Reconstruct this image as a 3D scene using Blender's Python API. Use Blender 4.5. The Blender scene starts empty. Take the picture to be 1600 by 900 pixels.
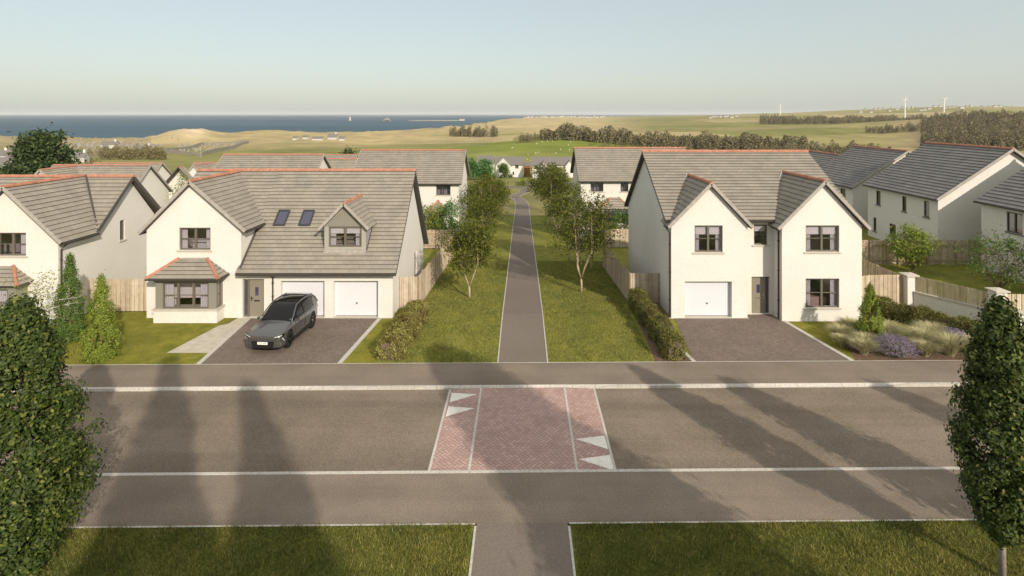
import bpy, bmesh, math, random
import numpy as np
from mathutils import Vector, Matrix, noise as mnoise
from mathutils.geometry import tessellate_polygon
R = math.radians
random.seed(7)
rng = np.random.default_rng(11)
sc = bpy.context.scene
COL = sc.collection

# ------------------------------------------------------------ camera, sky, sun, exposure
cam_d = bpy.data.cameras.new('camera'); cam = bpy.data.objects.new('camera', cam_d); COL.objects.link(cam)
cam.location = (0, 0, 11.0); cam.rotation_euler = (R(90), 0, 0)
cam_d.sensor_width = 36; cam_d.lens = 19.8
cam_d.shift_x = -0.01; cam_d.shift_y = -0.17
cam_d.clip_start = 0.1; cam_d.clip_end = 90000
sc.camera = cam

SUN_AZ, SUN_EL = 30.5, 27.0      # degrees right of straight behind the camera, degrees up
world = bpy.data.worlds.new('World'); sc.world = world; world.use_nodes = True
wn = world.node_tree; wn.nodes.clear()
sky = wn.nodes.new('ShaderNodeTexSky'); sky.sky_type = 'NISHITA'; sky.sun_disc = False
sky.sun_elevation = R(SUN_EL); sky.sun_rotation = R(180 - SUN_AZ)
sky.altitude = 0; sky.air_density = 1.0; sky.dust_density = 1.6; sky.ozone_density = 1.2
wb = wn.nodes.new('ShaderNodeBackground'); wb.inputs['Strength'].default_value = 0.15
wo = wn.nodes.new('ShaderNodeOutputWorld')
veil = wn.nodes.new('ShaderNodeMix'); veil.data_type = 'RGBA'; veil.inputs[0].default_value = 0.68   # pale veil of plain colour mixed over the clear sky
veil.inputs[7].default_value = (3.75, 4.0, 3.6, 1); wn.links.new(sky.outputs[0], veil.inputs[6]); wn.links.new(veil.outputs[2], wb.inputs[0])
tcw = wn.nodes.new('ShaderNodeTexCoord'); szw = wn.nodes.new('ShaderNodeSeparateXYZ'); rw = wn.nodes.new('ShaderNodeValToRGB')   # veil made brighter overhead, out of frame, as added fill for shaded walls
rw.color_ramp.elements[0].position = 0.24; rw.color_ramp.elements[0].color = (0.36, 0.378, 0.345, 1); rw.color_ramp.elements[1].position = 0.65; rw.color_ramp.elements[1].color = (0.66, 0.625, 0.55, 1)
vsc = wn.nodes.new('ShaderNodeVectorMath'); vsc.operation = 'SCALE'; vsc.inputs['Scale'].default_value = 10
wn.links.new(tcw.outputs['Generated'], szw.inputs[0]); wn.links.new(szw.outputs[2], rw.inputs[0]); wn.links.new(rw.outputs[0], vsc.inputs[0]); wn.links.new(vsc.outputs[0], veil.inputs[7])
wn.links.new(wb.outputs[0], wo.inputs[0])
sun_d = bpy.data.lights.new('sun', 'SUN'); sun = bpy.data.objects.new('sun', sun_d); COL.objects.link(sun)
sun_d.energy = 4.1; sun_d.angle = R(0.5); sun_d.color = (1.0, 0.885, 0.745)
to_sun = Vector((math.sin(R(SUN_AZ)) * math.cos(R(SUN_EL)), -math.cos(R(SUN_AZ)) * math.cos(R(SUN_EL)), math.sin(R(SUN_EL))))
sun.rotation_euler = to_sun.to_track_quat('Z', 'Y').to_euler(); sun.location = to_sun * 60
sc.view_settings.view_transform = 'Standard'; sc.view_settings.look = 'None'
sc.view_settings.exposure = 0.2; sc.view_settings.gamma = 1.0; sc.view_settings.use_curve_mapping = False
sc.cycles.max_bounces = 6; sc.cycles.transparent_max_bounces = 12; sc.cycles.volume_bounces = 0
sc.cycles.volume_max_steps = 16

# ------------------------------------------------------------ materials
def mat(name, col, rough=0.85, spec=0.3, metal=0.0):
    m = bpy.data.materials.new(name); m.use_nodes = True
    b = m.node_tree.nodes['Principled BSDF']
    b.inputs['Base Color'].default_value = (*col, 1); b.inputs['Roughness'].default_value = rough
    b.inputs['Specular IOR Level'].default_value = spec; b.inputs['Metallic'].default_value = metal
    return m
def nd(m, t): return m.node_tree.nodes.new(t)
def lk(m, a, b): m.node_tree.links.new(a, b)
def bsdf(m): return m.node_tree.nodes['Principled BSDF']
def ramp(m, fac, stops):
    r = nd(m, 'ShaderNodeValToRGB'); els = r.color_ramp.elements
    while len(els) < len(stops): els.new(0.5)
    for e, (p, c) in zip(els, stops): e.position = p; e.color = (*c, 1)
    lk(m, fac, r.inputs[0]); return r.outputs[0]
def noisen(m, scale, detail=4, coord=None, rough=0.55, stretch=None):
    n = nd(m, 'ShaderNodeTexNoise'); n.inputs['Scale'].default_value = scale; n.inputs['Detail'].default_value = detail
    n.inputs['Roughness'].default_value = rough
    if coord is None:
        g = nd(m, 'ShaderNodeNewGeometry'); coord = g.outputs['Position']
    if stretch:
        mp = nd(m, 'ShaderNodeMapping'); mp.inputs['Scale'].default_value = stretch; lk(m, coord, mp.inputs[0]); coord = mp.outputs[0]
    lk(m, coord, n.inputs['Vector']); return n.outputs[0]
def mixc(m, fac, a, b, mode='MIX'):
    x = nd(m, 'ShaderNodeMix'); x.data_type = 'RGBA'; x.blend_type = mode
    for s, v in ((x.inputs[0], fac), (x.inputs[6], a), (x.inputs[7], b)):
        if isinstance(v, (int, float)): s.default_value = v
        elif isinstance(v, tuple): s.default_value = (*v, 1)
        else: lk(m, v, s)
    return x.outputs[2]
def bump(m, h, strength=0.3, dist=0.02):
    b = nd(m, 'ShaderNodeBump'); b.inputs['Strength'].default_value = strength; b.inputs['Distance'].default_value = dist
    lk(m, h, b.inputs['Height']); lk(m, b.outputs[0], bsdf(m).inputs['Normal'])
def speckle(name, c0, c1, scale, rough=0.85, bs=0.3, bd=0.01, big=None, spec=0.3, bigscale=0.25):
    """a base colour that wanders between two tones at a fine and a broad scale"""
    m = mat(name, c0, rough, spec)
    f = noisen(m, scale, 5)
    c = ramp(m, f, [(0.36, c0), (0.64, c1)])
    if big:
        g = noisen(m, bigscale, 4); k = ramp(m, g, [(0.35, (1, 1, 1)), (0.7, big)])
        c = mixc(m, 1.0, c, k, 'MULTIPLY')
    lk(m, c, bsdf(m).inputs['Base Color'])
    if bs: bump(m, f, bs, bd)
    return m
M = {}
M['render'] = speckle('cream_render', (0.625, 0.605, 0.56), (0.675, 0.655, 0.61), 9, 0.92, 0.25, 0.004, (0.94, 0.935, 0.92), 0.15, 0.45)
M['sill'] = speckle('cast_stone', (0.42, 0.39, 0.33), (0.52, 0.48, 0.41), 14, 0.9)
M['verge'] = speckle('verge_tile_grey', (0.30, 0.28, 0.25), (0.38, 0.35, 0.31), 6, 0.85)
M['frame'] = mat('taupe_frame', (0.13, 0.115, 0.09), 0.5)
M['panel'] = mat('grey_green_panel', (0.22, 0.21, 0.17), 0.6)
M['panel_light'] = mat('dormer_panel', (0.33, 0.32, 0.27), 0.65)
M['door'] = mat('sage_door', (0.21, 0.19, 0.145), 0.5)
M['darkframe'] = mat('anthracite_frame', (0.045, 0.045, 0.048), 0.45)
M['white'] = mat('white_door_paint', (0.62, 0.63, 0.66), 0.45)
M['gutter'] = mat('gutter_brown_black', (0.05, 0.043, 0.036), 0.4)
M['soffit'] = mat('soffit_dark', (0.085, 0.075, 0.065), 0.7)
M['metal'] = mat('door_metal', (0.6, 0.58, 0.54), 0.3, 0.5, 1.0)
M['black'] = mat('black_plastic', (0.02, 0.02, 0.02), 0.5)
M['curtain'] = mat('curtain_cloth', (0.56, 0.55, 0.55), 0.95)
M['blind'] = mat('blind_cloth', (0.66, 0.65, 0.64), 0.95)
M['room'] = mat('room_dim', (0.30, 0.27, 0.29), 0.95)
M['furniture'] = mat('room_furniture', (0.35, 0.26, 0.22), 0.8)
M['lead'] = mat('valley_lead', (0.06, 0.055, 0.05), 0.6)
M['terracotta'] = speckle('terracotta', (0.31, 0.135, 0.085), (0.44, 0.205, 0.135), 5, 0.85, 0.2)
def glass_mat(name, tint, refl=0.10):
    m = bpy.data.materials.new(name); m.use_nodes = True; nt = m.node_tree; nt.nodes.clear()
    o = nt.nodes.new('ShaderNodeOutputMaterial'); t = nt.nodes.new('ShaderNodeBsdfTransparent'); g = nt.nodes.new('ShaderNodeBsdfGlossy')
    t.inputs[0].default_value = (*tint, 1); g.inputs['Roughness'].default_value = 0.02
    fr = nt.nodes.new('ShaderNodeLayerWeight'); fr.inputs['Blend'].default_value = 0.5
    pw = nt.nodes.new('ShaderNodeMath'); pw.operation = 'POWER'; pw.inputs[1].default_value = 4.0; nt.links.new(fr.outputs['Facing'], pw.inputs[0])
    ad = nt.nodes.new('ShaderNodeMath'); ad.operation = 'ADD'; ad.inputs[1].default_value = refl; ad.use_clamp = True
    mx = nt.nodes.new('ShaderNodeMixShader')
    nt.links.new(pw.outputs[0], ad.inputs[0]); nt.links.new(ad.outputs[0], mx.inputs[0])
    nt.links.new(t.outputs[0], mx.inputs[1]); nt.links.new(g.outputs[0], mx.inputs[2]); nt.links.new(mx.outputs[0], o.inputs[0])
    return m
M['glass'] = glass_mat('window_glass', (0.93, 0.92, 0.945), 0.11)
M['skyglass'] = mat('rooflight_glass', (0.05, 0.05, 0.09), 0.03, 1.0)
def tile_mat(name, c0, c1, gauge):
    m = mat(name, c0, 0.8, 0.3)
    tc = nd(m, 'ShaderNodeTexCoord'); b = nd(m, 'ShaderNodeTexBrick')
    lk(m, tc.outputs['UV'], b.inputs['Vector'])
    b.inputs['Scale'].default_value = 1; b.inputs['Brick Width'].default_value = 0.36; b.inputs['Row Height'].default_value = gauge
    b.inputs['Mortar Size'].default_value = 0.006; b.inputs['Mortar Smooth'].default_value = 0.3; b.inputs['Bias'].default_value = 0.0
    b.inputs['Color1'].default_value = (*c0, 1); b.inputs['Color2'].default_value = (*c1, 1)
    b.inputs['Mortar'].default_value = (c0[0]*.55, c0[1]*.55, c0[2]*.55, 1)
    f = noisen(m, 1.1, 5); k = ramp(m, f, [(0.3, (0.86, 0.86, 0.87)), (0.7, (1.1, 1.08, 1.05))])
    c = mixc(m, 1.0, b.outputs['Color'], k, 'MULTIPLY')
    f2 = noisen(m, 30, 3); k2 = ramp(m, f2, [(0.3, (0.9, 0.9, 0.9)), (0.7, (1.08, 1.08, 1.08))])
    c = mixc(m, 1.0, c, k2, 'MULTIPLY')
    lk(m, c, bsdf(m).inputs['Base Color']); bump(m, f2, 0.2, 0.005)
    return m
TILES = {}
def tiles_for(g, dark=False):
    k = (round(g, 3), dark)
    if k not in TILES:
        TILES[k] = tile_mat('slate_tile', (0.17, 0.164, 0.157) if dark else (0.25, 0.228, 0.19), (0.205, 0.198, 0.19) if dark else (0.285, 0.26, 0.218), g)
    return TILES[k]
M['asphalt'] = speckle('road_asphalt', (0.135, 0.11, 0.084), (0.25, 0.206, 0.158), 34, 0.9, 0.5, 0.01, (0.86, 0.85, 0.84), 0.2, 0.16)
M['pavement'] = speckle('pavement_asphalt', (0.15, 0.123, 0.098), (0.27, 0.222, 0.176), 34, 0.92, 0.5, 0.01, (0.88, 0.87, 0.86), 0.2, 0.3)
def wear(m, k=0.8):
    b_ = bsdf(m).inputs['Base Color'].links[0].from_socket
    f = noisen(m, 1.0, 4, stretch=(0.05, 1.1, 1)); g = noisen(m, 0.5, 5)
    c = mixc(m, 1.0, b_, ramp(m, f, [(0.36, (k, k, k)), (0.6, (1.06, 1.06, 1.06))]), 'MULTIPLY')
    c = mixc(m, 1.0, c, ramp(m, g, [(0.38, (0.9, 0.9, 0.9)), (0.62, (1.05, 1.05, 1.05))]), 'MULTIPLY')
    lk(m, c, bsdf(m).inputs['Base Color'])
wear(M['asphalt'], 0.9); wear(M['pavement'], 0.93)
M['path'] = speckle('path_asphalt', (0.145, 0.122, 0.102), (0.205, 0.173, 0.145), 34, 0.92, 0.4, 0.01, (0.92, 0.91, 0.9), 0.2, 0.3)
M['kerb'] = speckle('concrete_kerb', (0.42, 0.40, 0.36), (0.56, 0.53, 0.48), 12, 0.9, 0.2, 0.004, (0.85, 0.84, 0.82))
M['slab'] = speckle('patio_slab', (0.40, 0.36, 0.30), (0.50, 0.455, 0.385), 3, 0.9, 0.15)
M['paint'] = speckle('road_paint', (0.66, 0.64, 0.58), (0.78, 0.76, 0.70), 10, 0.8, 0.1, 0.003, (0.9, 0.89, 0.87), 0.3, 2)
M['soil'] = speckle('bare_soil', (0.10, 0.062, 0.04), (0.165, 0.11, 0.075), 10, 1.0, 1.0, 0.04)
def paver_mat(name, c0, c1, mortar, w, h, rot):
    """block paving: herringbone blocks drawn from two brick layouts crossed in a checker of unit cells"""
    m = mat(name, c0, 0.85)
    g = nd(m, 'ShaderNodeNewGeometry'); mp = nd(m, 'ShaderNodeMapping'); mp.inputs['Rotation'].default_value = (0, 0, R(rot))
    lk(m, g.outputs['Position'], mp.inputs[0])
    sep = nd(m, 'ShaderNodeSeparateXYZ'); lk(m, mp.outputs[0], sep.inputs[0])
    def mth(op, a, b=None, cl=False):
        x = nd(m, 'ShaderNodeMath'); x.operation = op; x.use_clamp = cl
        for s, v in ((x.inputs[0], a), (x.inputs[1], b)):
            if v is None: continue
            if isinstance(v, (int, float)): s.default_value = v
            else: lk(m, v, s)
        return x.outputs[0]
    X = mth('DIVIDE', sep.outputs[0], h); Y = mth('DIVIDE', sep.outputs[1], h)
    ix = mth('FLOOR', X); iy = mth('FLOOR', Y); fx = mth('FRACT', X); fy = mth('FRACT', Y)
    k = mth('FLOORED_MODULO', mth('SUBTRACT', ix, iy), 4)          # 0,1 lie along x; 2,3 lie along y
    horiz = mth('LESS_THAN', k, 1.5)
    first_h = mth('LESS_THAN', k, 0.5)
    # across-joint distance and along-joint distance of the 2:1 block each cell belongs to
    ah = mth('SUBTRACT', mth('ADD', fx, mth('SUBTRACT', 1, first_h)), 1.0)   # -1..1 along a lying block
    first_v = mth('GREATER_THAN', k, 2.5)
    av = mth('SUBTRACT', mth('ADD', fy, mth('SUBTRACT', 1, first_v)), 1.0)
    def edge(along, across):
        e1 = mth('SUBTRACT', 1.0, mth('ABSOLUTE', along)); e2 = mth('MINIMUM', across, mth('SUBTRACT', 1.0, across))
        return mth('MINIMUM', e1, e2)
    eh = edge(ah, fy); ev = edge(av, fx)
    mxv = nd(m, 'ShaderNodeMix'); lk(m, horiz, mxv.inputs[0]); lk(m, ev, mxv.inputs[2]); lk(m, eh, mxv.inputs[3])
    e = mxv.outputs[0]
    bx = mth('SUBTRACT', ix, mth('MULTIPLY', horiz, mth('SUBTRACT', 1, first_h)))
    by = mth('SUBTRACT', iy, mth('MULTIPLY', mth('SUBTRACT', 1, horiz), mth('SUBTRACT', 1, first_v)))
    cx = nd(m, 'ShaderNodeCombineXYZ'); lk(m, bx, cx.inputs[0]); lk(m, by, cx.inputs[1]); lk(m, horiz, cx.inputs[2])
    wn_ = nd(m, 'ShaderNodeTexWhiteNoise'); lk(m, cx.outputs[0], wn_.inputs[0])
    c = ramp(m, wn_.outputs[0], [(0.0, c0), (1.0, c1)])
    f = noisen(m, 0.6, 4); c = mixc(m, 1.0, c, ramp(m, f, [(0.35, (0.88, 0.88, 0.88)), (0.7, (1.08, 1.08, 1.08))]), 'MULTIPLY')
    fac = ramp(m, e, [(0.05, (0, 0, 0)), (0.12, (1, 1, 1))])
    c = mixc(m, fac, mortar, c)
    lk(m, c, bsdf(m).inputs['Base Color']); bump(m, fac, 0.5, 0.008)
    return m
M['paver'] = paver_mat('driveway_blocks', (0.155, 0.122, 0.10), (0.21, 0.168, 0.14), (0.08, 0.062, 0.05), 0.2, 0.10, 0)
M['redblock'] = paver_mat('red_blocks', (0.36, 0.24, 0.21), (0.46, 0.32, 0.28), (0.22, 0.15, 0.13), 0.2, 0.115, 45)
def island_mat(name, stops, rough=0.8, spec=0.2, trans=None, posn=None):
    m = mat(name, stops[0][1], rough, spec)
    g = nd(m, 'ShaderNodeNewGeometry')
    c = ramp(m, g.outputs['Random Per Island'], stops)
    if posn:
        f = noisen(m, posn[0], 3); c = mixc(m, 1.0, c, ramp(m, f, [(0.35, posn[1]), (0.65, posn[2])]), 'MULTIPLY')
    lk(m, c, bsdf(m).inputs['Base Color'])
    if trans:
        nt = m.node_tree; out = nt.nodes['Material Output']; tr = nt.nodes.new('ShaderNodeBsdfTranslucent'); mx = nt.nodes.new('ShaderNodeMixShader')
        mx.inputs[0].default_value = trans
        nt.links.new(c, tr.inputs[0]); nt.links.new(bsdf(m).outputs[0], mx.inputs[1]); nt.links.new(tr.outputs[0], mx.inputs[2]); nt.links.new(mx.outputs[0], out.inputs[0])
    return m
M['board'] = island_mat('fence_board', [(0, (0.38, 0.305, 0.22)), (0.5, (0.47, 0.39, 0.29)), (1, (0.56, 0.48, 0.37))], 0.9, 0.1, None, (3.0, (0.85, 0.84, 0.82), (1.05, 1.05, 1.05)))
M['post'] = speckle('fence_post', (0.30, 0.225, 0.15), (0.42, 0.32, 0.22), 5)
M['leaf_street'] = island_mat('hornbeam_leaf', [(0, (0.024, 0.042, 0.009)), (0.65, (0.055, 0.083, 0.015)), (0.92, (0.11, 0.135, 0.025)), (1, (0.19, 0.20, 0.04))], 0.55, 0.25, 0.2)
M['leaf_park'] = island_mat('park_leaf', [(0, (0.045, 0.062, 0.009)), (0.6, (0.095, 0.115, 0.014)), (1, (0.18, 0.17, 0.022))], 0.65, 0.2, 0.25)
M['leaf_dark'] = island_mat('dark_leaf', [(0, (0.022, 0.04, 0.012)), (0.6, (0.045, 0.075, 0.02)), (1, (0.09, 0.13, 0.035))], 0.6, 0.3, 0.15)
M['leaf_bright'] = island_mat('bright_leaf', [(0, (0.12, 0.165, 0.02)), (0.6, (0.20, 0.255, 0.032)), (1, (0.30, 0.35, 0.055))], 0.6, 0.3, 0.3)
M['leaf_mid'] = island_mat('mid_leaf', [(0, (0.05, 0.10, 0.015)), (0.6, (0.09, 0.16, 0.025)), (1, (0.16, 0.23, 0.045))], 0.6, 0.3, 0.3)
M['leaf_fresh'] = island_mat('fresh_green_leaf', [(0, (0.05, 0.13, 0.03)), (0.6, (0.10, 0.22, 0.06)), (1, (0.17, 0.32, 0.09))], 0.6, 0.3, 0.3)
M['leaf_hedge'] = island_mat('hedge_leaf', [(0, (0.07, 0.06, 0.025)), (0.45, (0.12, 0.12, 0.03)), (0.8, (0.22, 0.22, 0.05)), (1, (0.30, 0.27, 0.08))], 0.7, 0.3, 0.2, (1.6, (0.75, 0.68, 0.62), (1.1, 1.15, 1.0)))
M['leaf_varieg'] = island_mat('variegated_hedge_leaf', [(0, (0.12, 0.09, 0.05)), (0.45, (0.22, 0.20, 0.06)), (0.8, (0.36, 0.37, 0.10)), (1, (0.44, 0.42, 0.16))], 0.7, 0.3, 0.25, (1.3, (0.62, 0.48, 0.42), (1.15, 1.2, 1.0)))
M['bark_pale'] = speckle('pale_bark', (0.30, 0.24, 0.16), (0.44, 0.36, 0.25), 9, 0.9, 0.4)
M['bark'] = speckle('brown_bark', (0.10, 0.075, 0.05), (0.17, 0.13, 0.09), 9, 0.9, 0.4)
M['bark_grey'] = speckle('grey_bark', (0.22, 0.19, 0.16), (0.33, 0.29, 0.24), 12, 0.9, 0.5)
M['birch'] = speckle('birch_bark', (0.45, 0.43, 0.38), (0.68, 0.66, 0.6), 8, 0.8)
M['grass_near'] = island_mat('verge_grass_blade', [(0, (0.07, 0.09, 0.018)), (0.5, (0.17, 0.18, 0.04)), (0.9, (0.29, 0.28, 0.08)), (1, (0.42, 0.36, 0.16))], 0.7, 0.3, 0.25, (0.7, (0.72, 0.8, 0.75), (1.2, 1.1, 1.05)))
M['grass_lawn'] = island_mat('park_grass_blade', [(0, (0.09, 0.11, 0.022)), (0.5, (0.21, 0.22, 0.05)), (1, (0.38, 0.36, 0.12))], 0.7, 0.3, 0.25, (0.5, (0.8, 0.85, 0.8), (1.15, 1.08, 1.0)))
M['bunch'] = island_mat('pale_ornamental_grass', [(0, (0.28, 0.27, 0.12)), (0.6, (0.48, 0.45, 0.25)), (1, (0.66, 0.61, 0.42))], 0.8, 0.2, 0.3)
M['lav_leaf'] = island_mat('lavender_leaf', [(0, (0.14, 0.16, 0.08)), (1, (0.28, 0.28, 0.17))], 0.8, 0.2, 0.2)
M['lav'] = island_mat('lavender_flower', [(0, (0.19, 0.15, 0.24)), (1, (0.36, 0.30, 0.42))], 0.8, 0.2, 0.2)
M['wood_far'] = island_mat('conifer_wood', [(0, (0.12, 0.105, 0.06)), (0.6, (0.165, 0.145, 0.085)), (1, (0.23, 0.20, 0.12))], 0.95, 0.1)
M['scrub'] = island_mat('far_scrub', [(0, (0.09, 0.08, 0.035)), (0.6, (0.16, 0.14, 0.06)), (1, (0.24, 0.20, 0.09))], 0.95, 0.1)
M['white_far'] = mat('far_white_wall', (0.62, 0.60, 0.55), 0.9); M['white_dist'] = mat('distant_pale_wall', (0.46, 0.44, 0.40), 0.9)
M['roof_far'] = mat('far_slate', (0.16, 0.15, 0.14), 0.9)
M['turbine'] = mat('turbine_white', (0.8, 0.8, 0.8), 0.5)
M['stone'] = speckle('field_stone', (0.16, 0.145, 0.12), (0.38, 0.35, 0.29), 1.5, 0.95)
M['gravestone'] = island_mat('gravestone_granite', [(0, (0.12, 0.11, 0.10)), (0.5, (0.28, 0.25, 0.22)), (1, (0.46, 0.42, 0.36))], 0.9, 0.2)
M['wool'] = mat('wool', (0.62, 0.58, 0.48), 1.0)
M['orange_clad'] = mat('orange_cladding', (0.34, 0.12, 0.05), 0.8)

# ------------------------------------------------------------ mesh builder and scene bookkeeping
def tag(o, label, cat, group=None, kind=None):
    if label: o['label'] = label
    if cat: o['category'] = cat
    if group: o['group'] = group
    if kind: o['kind'] = kind
    return o
def thing(name, label, cat, loc=(0, 0, 0), group=None, rz=0.0):
    o = bpy.data.objects.new(name, None); COL.objects.link(o); o.location = loc; o.rotation_euler = (0, 0, rz)
    o.empty_display_size = 0.3
    return tag(o, label, cat, group)
def link(name, me, parent=None, m=None):
    o = bpy.data.objects.new(name, me); COL.objects.link(o)
    if parent is not None: o.parent = parent
    if m is not None: me.materials.append(m)
    return o
def rootloc(p):
    v = Vector((0, 0, 0))
    while p is not None: v += Vector(p.location); p = p.parent
    return v
class MB:
    """collects polygons in scene coordinates and links them as one mesh object under its parent"""
    def __init__(s): s.v = []; s.f = []; s.uv = []; s.hasuv = False
    def poly(s, pts, uv=None):
        b = len(s.v); s.v.extend(Vector(p) for p in pts); s.f.append(tuple(range(b, b + len(pts))))
        s.uv.append(uv if uv else [(0, 0)] * len(pts)); s.hasuv = s.hasuv or uv is not None
    def box(s, x0, x1, y0, y1, z0, z1):
        s.obox(((x0 + x1) / 2, (y0 + y1) / 2, (z0 + z1) / 2), ((x1 - x0) / 2, 0, 0), (0, (y1 - y0) / 2, 0), (0, 0, (z1 - z0) / 2))
    def obox(s, c, a, b, h):
        c, a, b, h = map(Vector, (c, a, b, h)); P = [c + i * a + j * b + k * h for k in (-1, 1) for j in (-1, 1) for i in (-1, 1)]
        if a.cross(b).dot(h) < 0: P = [c + i * a + j * b + k * h for k in (-1, 1) for i in (-1, 1) for j in (-1, 1)]
        n = len(s.v); s.v.extend(P)
        for f in ((0, 2, 3, 1), (4, 5, 7, 6), (0, 1, 5, 4), (2, 6, 7, 3), (0, 4, 6, 2), (1, 3, 7, 5)):
            s.f.append(tuple(n + i for i in f)); s.uv.append([(0, 0)] * 4)
    def beam(s, p, q, w, t, up=(0, 0, 1)):
        p, q, up = Vector(p), Vector(q), Vector(up); d = q - p; a = d.cross(up)
        a = a.normalized() if a.length > 1e-6 else Vector((1, 0, 0)); b = a.cross(d).normalized()
        s.obox((p + q) / 2, d / 2, a * w / 2, b * t / 2)
    def tube(s, pts, rad, n=8, cap=True):
        pts = [Vector(p) for p in pts]
        if not isinstance(rad, (list, tuple)): rad = [rad] * len(pts)
        base = len(s.v); ref = None
        for i, p in enumerate(pts):
            d = (pts[min(i + 1, len(pts) - 1)] - pts[max(i - 1, 0)]).normalized()
            if ref is None: ref = d.cross(Vector((0.13, 0.31, 0.94))); 
            if ref.length < 0.1: ref = d.cross(Vector((1, 0, 0)))
            ref = (ref - d * ref.dot(d)).normalized(); b = d.cross(ref)
            for k in range(n):
                a = 2 * math.pi * k / n; s.v.append(p + (ref * math.cos(a) + b * math.sin(a)) * rad[i])
        for i in range(len(pts) - 1):
            for k in range(n):
                k2 = (k + 1) % n; a = base + i * n
                s.f.append((a + k, a + k2, a + n + k2, a + n + k)); s.uv.append([(0, 0)] * 4)
        if cap:
            s.f.append(tuple(base + k for k in reversed(range(n)))); s.uv.append([(0, 0)] * n)
            e = base + (len(pts) - 1) * n; s.f.append(tuple(e + k for k in range(n))); s.uv.append([(0, 0)] * n)
    def build(s, name, m, parent=None, smooth=False):
        off = rootloc(parent); me = bpy.data.meshes.new(name)
        me.from_pydata([tuple(v - off) for v in s.v], [], s.f)
        if s.hasuv:
            l = me.uv_layers.new(name='UVMap'); flat = [c for f in s.uv for p in f for c in p]; l.data.foreach_set('uv', flat)
        if smooth: me.polygons.foreach_set('use_smooth', [True] * len(me.polygons))
        me.update(); return link(name, me, parent, m)
def np_mesh(name, V, F, m, parent=None, smooth=False):
    """V (n,3) in scene coordinates, F (k,3|4)"""
    off = rootloc(parent); V = np.asarray(V, dtype=np.float64) - np.array(off)
    me = bpy.data.meshes.new(name); n = len(V); k, c = F.shape
    me.vertices.add(n); me.vertices.foreach_set('co', V.astype(np.float32).ravel())
    me.loops.add(k * c); me.loops.foreach_set('vertex_index', F.astype(np.int32).ravel())
    me.polygons.add(k); me.polygons.foreach_set('loop_start', np.arange(0, k * c, c, dtype=np.int32))
    me.polygons.foreach_set('loop_total', np.full(k, c, dtype=np.int32))
    if smooth: me.polygons.foreach_set('use_smooth', np.ones(k, dtype=bool))
    me.update(calc_edges=True); me.validate(); return link(name, me, parent, m)

def copy_tree(o, parent=None):
    c = o.copy(); COL.objects.link(c)
    if parent is not None: c.parent = parent
    for ch in list(o.children): copy_tree(ch, c)
    return c

# ------------------------------------------------------------ the lie of the land
def sstep(x, a, b):
    t = np.clip((x - a) / (b - a), 0, 1); return t * t * (3 - 2 * t)
_ph = rng.uniform(0, 6.28, (24,)); _fr = rng.uniform(0.6, 1.6, (24,)); _an = rng.uniform(0, 6.28, (24,))
def wob(X, Y, lam, k0=0, n=6):
    z = 0
    for i in range(n):
        a = _an[(i + k0) % 24]; f = 2 * math.pi / lam * _fr[(i + k0) % 24]
        z = z + np.sin((X * math.cos(a) + Y * math.sin(a)) * f + _ph[(i + k0) % 24])
    return z / n * 1.6
SH_U = np.array([-400, 0, 230, 400, 560, 650, 720, 760, 790, 830, 1000, 1190, 1300, 1420, 2200]) / 880 - 816 / 880
SH_D = np.array([570, 572, 580, 690, 770, 860, 1060, 1420, 2500, 3900, 4700, 5200, 9000, 16000, 16000], float)
def ground(X, Y):
    X = np.asarray(X, float); Y = np.asarray(Y, float)
    s0 = 31 + 22 * sstep(X, 19, 25)
    z = -0.07 * np.clip(Y - s0, 0, None)
    z = np.where(z < -12, -12 - 3.2 * (1 - np.exp(-(-12 - z) / 3.2)), z)
    far = sstep(Y, 260, 420)
    z = z + far * 0.9 * wob(X, Y, 420, 3)
    z = z + 8.5 * np.exp(-((X - 22) / 62) ** 2 - ((Y - 405) / 75) ** 2)
    z = z + 20 * np.exp(-((X - 640) / 190) ** 2 - ((Y - 760) / 230) ** 2)
    z = z + 52 * np.exp(-((X - 2150) / 800) ** 2 - ((Y - 2650) / 900) ** 2) + 16 * np.exp(-((X - 900) / 500) ** 2 - ((Y - 1900) / 700) ** 2)
    z = z + sstep(Y, 1200, 4200) * sstep(X / np.maximum(Y, 1), 0.12, 0.45) * 14 + sstep(Y, 900, 3500) * sstep(X / np.maximum(Y, 1), -0.03, 0.1) * 3.5
    u = X / np.maximum(Y, 1.0); S = np.interp(u, SH_U, SH_D)
    t = Y / S
    dune = np.clip(sstep(t, 0.76, 0.9) * sstep(-t, -1.0, -0.95), 0, 1) * (Y > 500)
    crest = np.clip(2.2 + 1.6 * wob(X, Y, 70, 9) + 1.0 * np.abs(wob(X, Y, 24, 14)), 0, None)
    z = z + dune * crest * np.where(u < -0.02, 1.0, 0.6) * np.clip(S / 800, 1, 1.4)
    z = z + dune * 7.5 * np.exp(-((u + 0.59) / 0.05) ** 2) * (1 + 0.2 * wob(X, Y, 30, 2)) + dune * 3.5 * np.exp(-((u + 0.47) / 0.07) ** 2)
    z = z + sstep(t, 0.3, 0.72) * 0.8 * wob(X, Y, 120, 5) * (Y > 350) + sstep(t, 0.4, .76) * (Y > 350) * (Y < 1500) * 0.7 * np.abs(wob(X, Y, 40, 11))
    z = np.where(t > 0.965, np.minimum(z, z + (-30 - z) * sstep(t, 0.965, 1.03)), z)
    spit = np.exp(-((Y - 2900 - 900 * (u + 0.15)) / 110) ** 2) * sstep(u, -0.235, -0.19) * sstep(-u, 0.07, 0.12)
    z = np.maximum(z, -32 + 10.5 * spit)
    return z
def G(x, y): return float(ground(x, y))
SEA_Z = -24.0
HAZE = 5e-5
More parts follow.
